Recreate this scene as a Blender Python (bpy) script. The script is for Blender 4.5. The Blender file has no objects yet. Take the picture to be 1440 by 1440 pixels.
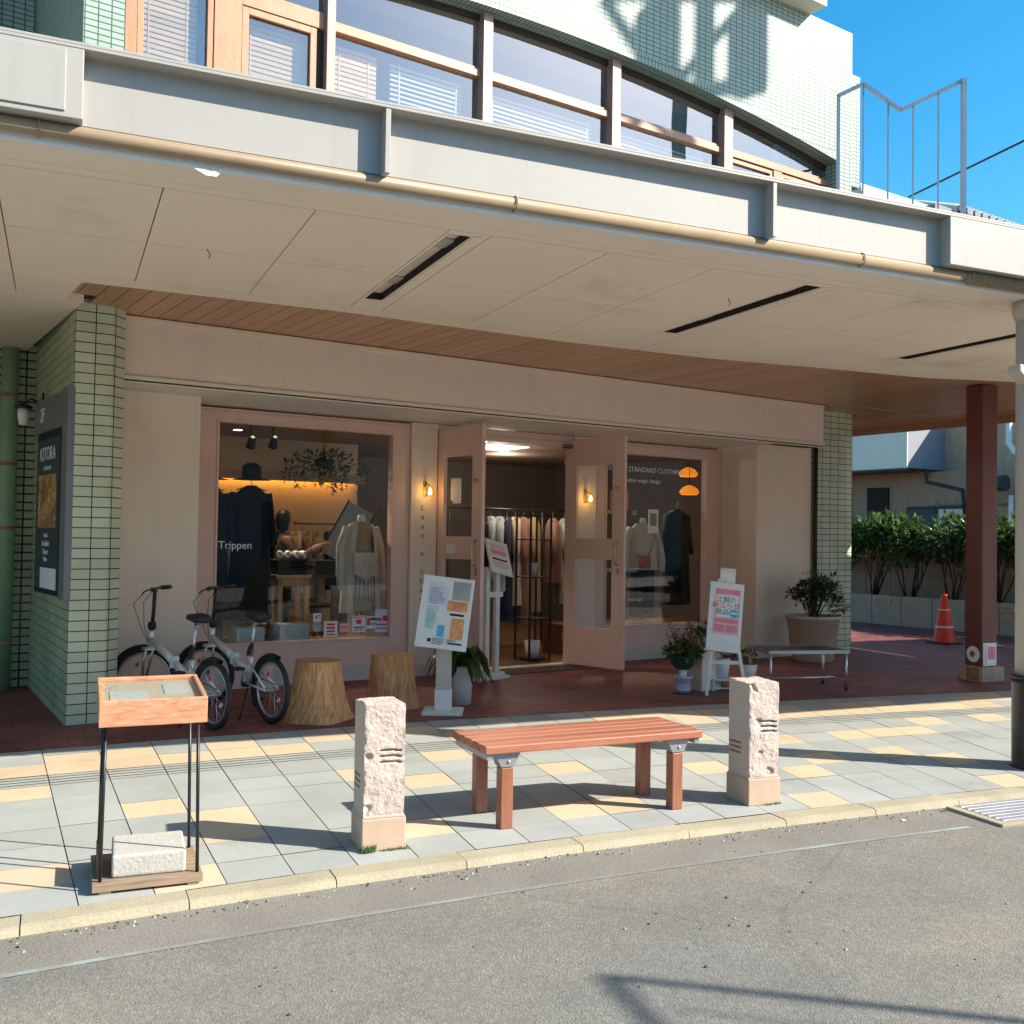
import bpy, bmesh, math, random
from mathutils import Vector, Matrix, Euler, noise
R = math.radians
random.seed(7)
S = bpy.context.scene
COL = S.collection
Q = R(10.207)                       # the shop front is turned this much from the kerb line
EX = Vector((math.cos(Q), math.sin(Q), 0)); EY = Vector((-math.sin(Q), math.cos(Q), 0))
def BW(x, e, z=0.0): return EX * x + EY * e + Vector((0, 0, z))

# ------------------------------------------------------------------ materials
def lin(c):
    return tuple(((v / 255) / 12.92 if v / 255 <= .04045 else ((v / 255 + .055) / 1.055) ** 2.4) for v in c)
def new_mat(name):
    m = bpy.data.materials.new(name); m.use_nodes = True
    nt = m.node_tree; b = nt.nodes['Principled BSDF']
    return m, nt, b
def N(nt, t, **kw):
    n = nt.nodes.new(t)
    for k, v in kw.items():
        if k.startswith('i_'): n.inputs[k[2:].replace('_', ' ')].default_value = v
        else: setattr(n, k, v)
    return n
def ramp(nt, src, stops):
    r = nt.nodes.new('ShaderNodeValToRGB')
    el = r.color_ramp.elements
    while len(el) > 1: el.remove(el[-1])
    el[0].position = stops[0][0]; el[0].color = (*stops[0][1], 1)
    for p, c in stops[1:]:
        e = el.new(p); e.color = (*c, 1)
    nt.links.new(src, r.inputs[0]); return r
def mul(c, k): return tuple(min(1, v * k) for v in c)
def mat(name, c, rough=.6, var=.12, scale=3.0, fine=0.0, fscale=120, bump=0.0, bscale=60, metal=0.0, spec=.4, coat=0, stretch=None, grime=0.0, streak=0.0, island=0.0):
    """base colour with a broad unevenness, a fine grain and a little relief"""
    m, nt, b = new_mat(name); L = nt.links.new
    tc = N(nt, 'ShaderNodeTexCoord'); vec = tc.outputs['Object']
    if stretch:
        mp = N(nt, 'ShaderNodeMapping'); mp.inputs['Scale'].default_value = stretch
        L(vec, mp.inputs[0]); vec = mp.outputs[0]
    n1 = N(nt, 'ShaderNodeTexNoise', i_Scale=scale, i_Detail=6.0, i_Roughness=.6); L(vec, n1.inputs['Vector'])
    r = ramp(nt, n1.outputs[0], [(.25, mul(c, 1 - var)), (.75, mul(c, 1 + var))])
    out = r.outputs[0]
    if fine:
        n2 = N(nt, 'ShaderNodeTexNoise', i_Scale=fscale, i_Detail=3.0); L(vec, n2.inputs['Vector'])
        r2 = ramp(nt, n2.outputs[0], [(.3, (1 - fine,) * 3), (.7, (1 + fine,) * 3)])
        mx = N(nt, 'ShaderNodeMix', data_type='RGBA', blend_type='MULTIPLY'); mx.inputs[0].default_value = 1
        L(out, mx.inputs[6]); L(r2.outputs[0], mx.inputs[7]); out = mx.outputs[2]
    if island:
        gi = N(nt, 'ShaderNodeNewGeometry'); ri = ramp(nt, gi.outputs['Random Per Island'], [(0, (1 - island,) * 3), (1, (1 + island * .8,) * 3)])
        mx = N(nt, 'ShaderNodeMix', data_type='RGBA', blend_type='MULTIPLY'); mx.inputs[0].default_value = 1
        L(out, mx.inputs[6]); L(ri.outputs[0], mx.inputs[7]); out = mx.outputs[2]
    for amt, sc_, lo, hi in ((grime, (1.1, 1.1, 1.1), .56, .74), (streak, (9, 9, .55), .52, .75)):   # stains and run marks with a shape of their own
        if not amt: continue
        mp2 = N(nt, 'ShaderNodeMapping'); mp2.inputs['Scale'].default_value = sc_; L(tc.outputs['Object'], mp2.inputs[0])
        n5 = N(nt, 'ShaderNodeTexNoise', i_Scale=1.0, i_Detail=9.0, i_Roughness=.68, i_Distortion=.4); L(mp2.outputs[0], n5.inputs['Vector'])
        r5 = ramp(nt, n5.outputs[0], [(lo, (1, 1, 1)), (hi, (1 - amt, 1 - amt * 1.1, 1 - amt * 1.25))])
        mx = N(nt, 'ShaderNodeMix', data_type='RGBA', blend_type='MULTIPLY'); mx.inputs[0].default_value = 1
        L(out, mx.inputs[6]); L(r5.outputs[0], mx.inputs[7]); out = mx.outputs[2]
    L(out, b.inputs['Base Color'])
    b.inputs['Roughness'].default_value = rough; b.inputs['Metallic'].default_value = metal
    b.inputs['Specular IOR Level'].default_value = spec
    if coat: b.inputs['Coat Weight'].default_value = coat; b.inputs['Coat Roughness'].default_value = .15
    if bump:
        n3 = N(nt, 'ShaderNodeTexNoise', i_Scale=bscale, i_Detail=5.0); L(vec, n3.inputs['Vector'])
        bp = N(nt, 'ShaderNodeBump', i_Strength=bump, i_Distance=.01); L(n3.outputs[0], bp.inputs['Height']); L(bp.outputs[0], b.inputs['Normal'])
    return m
def tile_mat(name, c1, c2, mortar, w, h, ms, rough=.25, bump=.6, offset=0.0, dirt=.12, msm=.1, uoff=0.0):
    """brick or tile courses laid out in metres over the face's own UVs"""
    m, nt, b = new_mat(name); L = nt.links.new
    uv = N(nt, 'ShaderNodeUVMap')
    br = N(nt, 'ShaderNodeTexBrick', offset=offset, squash=1.0)
    br.inputs['Scale'].default_value = 1; br.inputs['Mortar Size'].default_value = ms; br.inputs['Mortar Smooth'].default_value = msm
    br.inputs['Brick Width'].default_value = w; br.inputs['Row Height'].default_value = h
    br.inputs['Color1'].default_value = (*c1, 1); br.inputs['Color2'].default_value = (*c2, 1); br.inputs['Mortar'].default_value = (*mortar, 1)
    br.inputs['Bias'].default_value = 0
    mp = N(nt, 'ShaderNodeMapping'); mp.inputs['Location'].default_value = (uoff, 0, 0); L(uv.outputs[0], mp.inputs[0]); L(mp.outputs[0], br.inputs['Vector'])
    tc = N(nt, 'ShaderNodeTexCoord')
    n = N(nt, 'ShaderNodeTexNoise', i_Scale=2.2, i_Detail=6.0); L(tc.outputs['Object'], n.inputs['Vector'])
    r = ramp(nt, n.outputs[0], [(.3, (1 - dirt,) * 3), (.7, (1 + dirt,) * 3)])
    mx = N(nt, 'ShaderNodeMix', data_type='RGBA', blend_type='MULTIPLY'); mx.inputs[0].default_value = 1
    L(br.outputs['Color'], mx.inputs[6]); L(r.outputs[0], mx.inputs[7]); L(mx.outputs[2], b.inputs['Base Color'])
    b.inputs['Roughness'].default_value = rough
    inv = N(nt, 'ShaderNodeMath', operation='SUBTRACT'); inv.inputs[0].default_value = 1; L(br.outputs['Fac'], inv.inputs[1])
    bp = N(nt, 'ShaderNodeBump', i_Strength=bump, i_Distance=.004); L(inv.outputs[0], bp.inputs['Height']); L(bp.outputs[0], b.inputs['Normal'])
    return m
def wood_mat(name, c1, c2, rough=.45, scale=(1, 1, 8), rings=6.0, dist=4.0, coat=0, bump=.1):
    m, nt, b = new_mat(name); L = nt.links.new
    tc = N(nt, 'ShaderNodeTexCoord'); mp = N(nt, 'ShaderNodeMapping'); mp.inputs['Scale'].default_value = scale
    oi = N(nt, 'ShaderNodeObjectInfo'); gi = N(nt, 'ShaderNodeNewGeometry'); sm = N(nt, 'ShaderNodeMath', operation='MULTIPLY_ADD'); sm.inputs[1].default_value = 1.0
    L(oi.outputs['Random'], sm.inputs[0]); L(gi.outputs['Random Per Island'], sm.inputs[2])
    of = N(nt, 'ShaderNodeVectorMath', operation='SCALE'); of.inputs[0].default_value = (7.3, 3.1, 5.7); L(sm.outputs[0], of.inputs['Scale'])
    ad = N(nt, 'ShaderNodeVectorMath', operation='ADD'); L(tc.outputs['Object'], ad.inputs[0]); L(of.outputs[0], ad.inputs[1]); L(ad.outputs[0], mp.inputs[0])
    n = N(nt, 'ShaderNodeTexNoise', i_Scale=rings, i_Detail=7.0, i_Roughness=.62, i_Distortion=dist); L(mp.outputs[0], n.inputs['Vector'])
    mid = tuple((a + d) / 2 for a, d in zip(c1, c2))
    r = ramp(nt, n.outputs[0], [(.3, c1), (.5, mid), (.68, c2)])
    fr_ = N(nt, 'ShaderNodeMath', operation='FRACT'); m3 = N(nt, 'ShaderNodeMath', operation='MULTIPLY'); m3.inputs[1].default_value = 3.7; L(sm.outputs[0], m3.inputs[0]); L(m3.outputs[0], fr_.inputs[0])
    rt = ramp(nt, fr_.outputs[0], [(0, (.84,) * 3), (1, (1.12,) * 3)]); mx = N(nt, 'ShaderNodeMix', data_type='RGBA', blend_type='MULTIPLY'); mx.inputs[0].default_value = 1
    L(r.outputs[0], mx.inputs[6]); L(rt.outputs[0], mx.inputs[7]); L(mx.outputs[2], b.inputs['Base Color']); b.inputs['Roughness'].default_value = rough
    if coat: b.inputs['Coat Weight'].default_value = coat; b.inputs['Coat Roughness'].default_value = .2
    bp = N(nt, 'ShaderNodeBump', i_Strength=bump, i_Distance=.005); L(n.outputs[0], bp.inputs['Height']); L(bp.outputs[0], b.inputs['Normal'])
    return m
def emit_mat(name, c, s):
    m, nt, b = new_mat(name)
    b.inputs['Base Color'].default_value = (*c, 1); b.inputs['Emission Color'].default_value = (*c, 1); b.inputs['Emission Strength'].default_value = s
    return m
def glass_mat(name, tint=(1, 1, 1), boost=1.0, base=0.0):
    m, nt, b = new_mat(name); L = nt.links.new
    nt.nodes.remove(b); out = nt.nodes['Material Output']
    tr = N(nt, 'ShaderNodeBsdfTransparent'); tr.inputs[0].default_value = (*tint, 1)
    gl = N(nt, 'ShaderNodeBsdfGlossy'); gl.inputs['Roughness'].default_value = .0
    tc = N(nt, 'ShaderNodeTexCoord'); nz = N(nt, 'ShaderNodeTexNoise', i_Scale=1.3, i_Detail=1.0); L(tc.outputs['Object'], nz.inputs['Vector'])
    bp = N(nt, 'ShaderNodeBump', i_Strength=.02, i_Distance=.05); L(nz.outputs[0], bp.inputs['Height']); L(bp.outputs[0], gl.inputs['Normal'])
    fr = N(nt, 'ShaderNodeFresnel', i_IOR=1.5)
    ge = N(nt, 'ShaderNodeNewGeometry'); im = N(nt, 'ShaderNodeMath', operation='MULTIPLY_ADD'); im.inputs[1].default_value = 1 / 1.5 - 1.5; im.inputs[2].default_value = 1.5
    L(ge.outputs['Backfacing'], im.inputs[0]); L(im.outputs[0], fr.inputs['IOR'])      # a thin sheet: the same from both sides
    mt = N(nt, 'ShaderNodeMath', operation='MULTIPLY_ADD', use_clamp=True); mt.inputs[1].default_value = boost; mt.inputs[2].default_value = base
    L(fr.outputs[0], mt.inputs[0])
    mx = N(nt, 'ShaderNodeMixShader'); L(mt.outputs[0], mx.inputs[0]); L(tr.outputs[0], mx.inputs[1]); L(gl.outputs[0], mx.inputs[2])
    L(mx.outputs[0], out.inputs[0]); return m

M = {}
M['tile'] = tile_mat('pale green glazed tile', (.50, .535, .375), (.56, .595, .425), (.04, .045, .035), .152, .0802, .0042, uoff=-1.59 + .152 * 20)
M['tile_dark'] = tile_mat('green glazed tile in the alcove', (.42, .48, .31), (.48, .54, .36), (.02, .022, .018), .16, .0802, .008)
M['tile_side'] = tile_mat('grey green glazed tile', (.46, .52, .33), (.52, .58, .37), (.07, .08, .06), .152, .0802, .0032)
M['mosaic'] = tile_mat('pale green mosaic tile', (.235, .31, .25), (.27, .34, .28), (.03, .05, .045), .1, .0505, .0050, rough=.5, dirt=.06)
M['mosaic_edge'] = tile_mat('pale green soldier tile', (.22, .295, .23), (.25, .325, .255), (.03, .05, .045), .0505, .1, .0050, rough=.5, dirt=.06)
M['canopy_white'] = mat('off white painted steel', (.375, .352, .318), .5, .03, 1.2, bump=.03, grime=.10, streak=.09)
M['panel'] = mat('painted soffit board', (.76, .66, .55), .65, .04, .9, bump=.02, bscale=30, grime=.22)
M['panel_groove'] = mat('soffit joint shadow gap', (.16, .13, .10), .8)
M['gutter'] = mat('cream painted gutter', (.29, .21, .13), .45, .12, 2.0, grime=.3)
M['dark'] = mat('dark void', (.02, .016, .014), .8)
M['dark_brown'] = mat('dark brown', (.03, .018, .012), .6)
M['soffit_wood'] = wood_mat('varnished cedar board', (.38, .18, .085), (.52, .275, .135), .33, (9, .7, 9), 5, 2, coat=.25)
M['header'] = mat('pinkish beige render', (.83, .66, .54), .7, .05, .7, fine=.02, bump=.05, bscale=90, grime=.10, streak=.10)
M['wall_beige'] = mat('beige render', (.82, .67, .53), .75, .05, .8, fine=.02, bump=.06, bscale=110, grime=.10, streak=.08)
M['frame_pink'] = mat('dusty pink painted timber', (.74, .51, .42), .45, .05, 1.5, bump=.04, bscale=25, grime=.12)
M['trim'] = mat('cream trim', (.78, .67, .55), .5, .05)
M['plinth'] = mat('cream plinth stone', (.60, .54, .45), .6, .1, 6, bump=.1)
M['win_frame'] = wood_mat('orange brown window timber', (.34, .155, .075), (.45, .22, .11), .4, (3, 3, .6), 4, 1.5)
M['mullion'] = mat('rosy bronze mullion', (.30, .195, .16), .4, .05, 3, metal=.2)
M['glass_shop'] = glass_mat('shop glass', (.90, .93, .92), 1.0, .0)
M['glass_upper'] = glass_mat('upper window glass', (.90, .93, .93), 1.5, .25)
M['blind_white'] = mat('white slat blind', (.55, .56, .55), .5, .05)
M['blind_wood'] = wood_mat('timber slat blind', (.52, .31, .11), (.68, .45, .20), .5, (1, 6, 6), 3, 1)
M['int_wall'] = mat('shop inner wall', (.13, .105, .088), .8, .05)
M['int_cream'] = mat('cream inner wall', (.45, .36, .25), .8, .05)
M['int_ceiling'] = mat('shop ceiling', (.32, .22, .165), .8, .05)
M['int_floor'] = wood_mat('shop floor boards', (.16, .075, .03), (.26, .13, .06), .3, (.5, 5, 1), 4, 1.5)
M['warm'] = emit_mat('warm cove light', (1, .45, .07), 9)
M['bulb'] = emit_mat('warm bulb', (1, .62, .22), 22)
M['cool'] = emit_mat('cool ceiling panel', (.6, .85, 1), .8)
M['spotlamp'] = emit_mat('spot lamp face', (1, .82, .55), 9)
M['brass'] = mat('aged brass', (.62, .42, .16), .3, .1, metal=.9)
M['lamp_glass'] = glass_mat('lamp glass', (1, .93, .78), 1.0, .05)
M['white_paint'] = mat('white paint', (.74, .72, .69), .4, .05, 4)
M['paper'] = mat('white paper', (.78, .78, .76), .7, .02)
M['black'] = mat('black rubber', (.018, .018, .019), .6, .2, 20)
M['black_metal'] = mat('black painted steel', (.028, .026, .026), .35, .15, 12, metal=.3)
M['chrome'] = mat('brushed alloy', (.58, .58, .57), .3, .06, 10, metal=.85)
M['silver'] = mat('silver frame paint', (.78, .79, .77), .3, .05, 8, metal=.3)
M['steel_grey'] = mat('galvanised steel', (.36, .37, .39), .4, .12, 10, metal=.6)
M['granite_rough'] = mat('split pink granite', (.51, .41, .355), .85, .14, 9, fine=.16, fscale=160, bump=.7, bscale=55)
M['granite_side'] = mat('sawn pink granite', (.52, .42, .345), .75, .06, 6, fine=.10, fscale=220)
M['granite_base'] = mat('orange pink granite', (.48, .345, .25), .6, .08, 8, fine=.12, fscale=240)
M['slot_dark'] = mat('carved slot', (.06, .045, .04), .9)
M['bench_slat'] = wood_mat('red brown bench slats', (.31, .105, .058), (.41, .155, .09), .45, (.5, 6, 6), 5, 1.5, bump=.05)
M['bench_leg'] = wood_mat('red brown bench leg', (.27, .10, .055), (.36, .145, .082), .4, (6, 6, .6), 4, 1.5, bump=.05)
M['stand_wood'] = wood_mat('orange cherry wood', (.42, .17, .085), (.66, .34, .20), .4, (1.2, 3, 7), 4, 3.0, coat=.2)
M['board_grey'] = wood_mat('weathered base board', (.16, .11, .07), (.30, .22, .15), .8, (1, 8, 8), 5, 1)
M['concrete'] = mat('pale concrete', (.43, .415, .37), .9, .08, 10, fine=.1, fscale=150, bump=.4)
M['bark'] = wood_mat('peeled cedar log', (.40, .15, .045), (.80, .46, .21), .75, (6, 6, .55), 2.6, 2.5, bump=.5)
M['log_top'] = wood_mat('sawn log top', (.40, .24, .11), (.50, .32, .16), .8, (2, 2, 2), 9, 1)
M['leaf'] = mat('leaf green', (.055, .12, .028), .4, .35, 8)
M['leaf_light'] = mat('lighter leaf green', (.085, .155, .032), .4, .3, 8)  # lighter green, mixed among the other leaves at random
M['leaf_dark'] = mat('deep leaf green', (.022, .055, .018), .35, .35, 8)
for k_ in ('leaf', 'leaf_light', 'leaf_dark'):        # thin leaves let some sun through
    nt = M[k_].node_tree; b = nt.nodes['Principled BSDF']; tl = nt.nodes.new('ShaderNodeBsdfTranslucent'); mx = nt.nodes.new('ShaderNodeMixShader'); mx.inputs[0].default_value = .38
    src = b.inputs['Base Color'].links[0].from_socket; br_ = nt.nodes.new('ShaderNodeHueSaturation'); br_.inputs['Value'].default_value = 1.3; br_.inputs['Hue'].default_value = .48
    nt.links.new(src, br_.inputs['Color']); nt.links.new(br_.outputs[0], tl.inputs[0]); nt.links.new(b.outputs[0], mx.inputs[1]); nt.links.new(tl.outputs[0], mx.inputs[2]); nt.links.new(mx.outputs[0], nt.nodes['Material Output'].inputs[0])
M['stem'] = mat('brown stem', (.08, .05, .03), .8, .2)
M['soil'] = mat('dark soil', (.035, .024, .018), .95, .3, 40, bump=.6)
M['pot_white'] = mat('white plastic pot', (.72, .73, .74), .4, .03)
M['pot_green'] = mat('dark green plastic pot', (.02, .055, .05), .4, .1)
M['pot_blue'] = mat('pale blue pot', (.50, .57, .66), .45, .05)
M['terracotta_cream'] = mat('cream fibre planter', (.58, .45, .31), .6, .06, 5, bump=.06)
M['cone_red'] = mat('traffic cone red', (.80, .060, .022), .45, .06, 4)
M['cone_band'] = mat('reflective band', (.70, .62, .60), .35, .1, 30)
M['post_red'] = mat('maroon painted steel', (.15, .050, .042), .4, .1, 3)
M['rust'] = mat('rusty concrete foot', (.30, .16, .07), .9, .45, 9, bump=.3)
M['foot'] = mat('tan concrete foot', (.42, .33, .23), .9, .15, 8, bump=.2)
M['column'] = mat('cream column paint', (.50, .45, .39), .5, .05, 1.2)
M['column_black'] = mat('black stone cladding', (.03, .029, .029), .35, .35, 5, fine=.25, fscale=60)
M['stone_wall'] = mat('tan stone slab', (.42, .34, .24), .8, .14, 4, fine=.08, bump=.15)
M['house_white'] = mat('cream siding', (.82, .75, .63), .7, .04)
M['house_grey'] = mat('blue grey siding', (.26, .265, .30), .7, .04)
M['house_brown'] = mat('brown timber siding', (.36, .24, .165), .75, .2, 5, stretch=(1, 8, .3))
M['house_yellow'] = mat('ochre corrugated siding', (.46, .34, .12), .6, .15, 3)
M['roof_tile'] = mat('grey roof tile', (.16, .165, .18), .5, .2, 6)
M['roof_pale'] = mat('pale roof sheet', (.40, .42, .42), .5, .1, 3)
M['wire'] = mat('cable sheath', (.012, .012, .014), .5)
M['grey_sign'] = mat('grey anodised case', (.20, .195, .21), .4, .06, metal=.4)
M['ink'] = mat('black ink', (.015, .015, .015), .6)
M['white_ink'] = mat('white lettering', (.80, .80, .80), .5)
M['red_ink'] = mat('red print', (.62, .06, .07), .5)
M['pink'] = mat('pink print', (.75, .24, .30), .6, .1, 9)
M['pink_light'] = mat('pale pink print', (.80, .50, .52), .6, .1, 9)
M['blue_ink'] = mat('sky blue print', (.10, .42, .66), .5, .1)
M['green_ink'] = mat('green print', (.06, .27, .16), .5)
M['orange_ink'] = mat('orange print', (.75, .33, .13), .6, .3, 40)
M['lilac'] = mat('lilac print', (.62, .62, .74), .6, .15, 30)
M['teal_ink'] = mat('teal print', (.38, .62, .58), .6, .2, 30)
M['food'] = mat('food photograph print', (.40, .20, .07), .5, .95, 9, fine=.6, fscale=26)
M['slate'] = mat('slate poster print', (.030, .045, .05), .5, .2)
M['letter_red'] = mat('rust painted letter', (.33, .12, .05), .6)
M['cloth_black'] = mat('black cloth', (.010, .010, .012), .95, .3, 12)
M['cloth_navy'] = mat('navy cloth', (.03, .045, .10), .95, .3, 12)
M['cloth_cream'] = mat('cream knit', (.58, .53, .44), .95, .12, 20, bump=.3, bscale=160)
M['cloth_tan'] = mat('tan knit', (.36, .26, .16), .95, .12, 20)
M['cloth_grey'] = mat('grey cloth', (.30, .29, .27), .95, .2, 14)
M['cloth_pale'] = mat('pale blue cloth', (.45, .54, .58), .95, .15, 12)
M['cloth_brown'] = mat('dusty brown cloth', (.26, .16, .13), .95, .2, 12)
M['bag_red'] = mat('brick red leather', (.34, .10, .06), .5, .1)
M['skin'] = mat('skin', (.52, .32, .23), .5, .05)
M['hair'] = mat('dark hair', (.015, .011, .009), .5, .3, 40)
M['jean'] = mat('denim', (.05, .09, .17), .9, .25, 30)
M['table_wood'] = wood_mat('orange table timber', (.46, .20, .06), (.60, .30, .10), .4, (4, 4, .7), 4, 1)
M['kerb'] = mat('sandy granite kerb', (.37, .325, .225), .8, .14, 3, fine=.14, fscale=140, bump=.25, grime=.3, island=.08)
M['grout'] = mat('paving joint', (.11, .102, .09), .9, .3, 6)
M['pave_grey'] = mat('grey paving slab', (.325, .338, .315), .75, .10, 2.5, fine=.14, fscale=170, bump=.08, grime=.18, island=.05)
M['pave_grey2'] = mat('light grey paving slab', (.35, .362, .34), .75, .10, 2.5, fine=.14, fscale=170, bump=.08, grime=.18, island=.05)
M['pave_yellow'] = mat('yellow paving slab', (.535, .425, .285), .75, .09, 2.5, fine=.12, fscale=170, bump=.08, grime=.16, island=.05)
M['pave_pink'] = mat('peach paving slab', (.58, .44, .31), .75, .09, 2.5, fine=.12, fscale=170, bump=.08, grime=.16, island=.05)
M['grate'] = mat('galvanised grate', (.52, .52, .56), .35, .12, 10, metal=.5)
M['opp_wall'] = mat('far side render', (.58, .54, .48), .8, .2, .6)

# road: worn asphalt with light and dark chippings
m, nt, b = new_mat('worn asphalt'); L = nt.links.new
tc = N(nt, 'ShaderNodeTexCoord')
v1 = N(nt, 'ShaderNodeTexVoronoi', i_Scale=150.0); L(tc.outputs['Object'], v1.inputs['Vector'])
rr = ramp(nt, v1.outputs['Color'], [(.05, (.150, .142, .120)), (.5, (.205, .193, .163)), (.85, (.245, .228, .187)), (1, (.34, .32, .27))])
def mulby(out, scale, detail, stops, rough_=.65, vec=None):
    n = N(nt, 'ShaderNodeTexNoise', i_Scale=scale, i_Detail=detail, i_Roughness=rough_); L(vec or tc.outputs['Object'], n.inputs['Vector'])
    r = ramp(nt, n.outputs[0], stops); mx = N(nt, 'ShaderNodeMix', data_type='RGBA', blend_type='MULTIPLY'); mx.inputs[0].default_value = 1
    L(out, mx.inputs[6]); L(r.outputs[0], mx.inputs[7]); return mx.outputs[2]
o_ = mulby(rr.outputs[0], .55, 5.0, [(.32, (.86, .88, .93)), (.68, (1.10, 1.06, .98))])
o_ = mulby(o_, 3.0, 8.0, [(.35, (.90,) * 3), (.65, (1.08,) * 3)])
o_ = mulby(o_, 30.0, 4.0, [(.35, (.88,) * 3), (.65, (1.10,) * 3)])
mp = N(nt, 'ShaderNodeMapping'); mp.inputs['Scale'].default_value = (.25, 1.6, 1); L(tc.outputs['Object'], mp.inputs[0])
o_ = mulby(o_, 1.0, 4.0, [(.40, (1, 1, 1)), (.62, (.90, .91, .93))], .55, mp.outputs[0])          # worn lanes along the street
o_ = mulby(o_, 2.2, 10.0, [(.66, (1, 1, 1)), (.74, (.80, .80, .82))], .7)                          # dark patches
nz = N(nt, 'ShaderNodeTexNoise', i_Scale=2.0, i_Detail=6.0); L(tc.outputs['Object'], nz.inputs['Vector'])
mxv = N(nt, 'ShaderNodeMix', data_type='RGBA', blend_type='LINEAR_LIGHT'); mxv.inputs[0].default_value = .12; L(tc.outputs['Object'], mxv.inputs[6]); L(nz.outputs['Color'], mxv.inputs[7])
vc = N(nt, 'ShaderNodeTexVoronoi', i_Scale=.42, feature='DISTANCE_TO_EDGE'); L(mxv.outputs[2], vc.inputs['Vector'])
rc_ = ramp(nt, vc.outputs['Distance'], [(.0, (.62, .61, .60)), (.0035, (.75, .74, .73)), (.007, (1, 1, 1))]); mxc = N(nt, 'ShaderNodeMix', data_type='RGBA', blend_type='MULTIPLY'); mxc.inputs[0].default_value = .3
L(o_, mxc.inputs[6]); L(rc_.outputs[0], mxc.inputs[7]); o_ = mxc.outputs[2]
L(o_, b.inputs['Base Color']); b.inputs['Roughness'].default_value = .85
bp = N(nt, 'ShaderNodeBump', i_Strength=.4, i_Distance=.006); L(v1.outputs['Distance'], bp.inputs['Height']); L(bp.outputs[0], b.inputs['Normal'])
M['asphalt'] = m
M['asphalt_strip'] = mat('darker asphalt strip', (.205, .188, .160), .85, .14, 2, fine=.28, fscale=130, bump=.4, bscale=120)
m, nt, b = new_mat('faded pale blue line'); L = nt.links.new
tc = N(nt, 'ShaderNodeTexCoord'); n1 = N(nt, 'ShaderNodeTexNoise', i_Scale=1.6, i_Detail=8.0, i_Roughness=.7); L(tc.outputs['Object'], n1.inputs['Vector'])
r1 = ramp(nt, n1.outputs[0], [(.40, (.205, .195, .165)), (.52, (.235, .245, .225)), (.64, (.31, .36, .34))]); L(r1.outputs[0], b.inputs['Base Color']); b.inputs['Roughness'].default_value = .8
M['road_line'] = m
M['brick'] = tile_mat('maroon brick paving', (.19, .052, .046), (.27, .082, .068), (.09, .042, .036), .2, .1, .006, rough=.62, bump=.5, offset=.5, dirt=.3)

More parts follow.
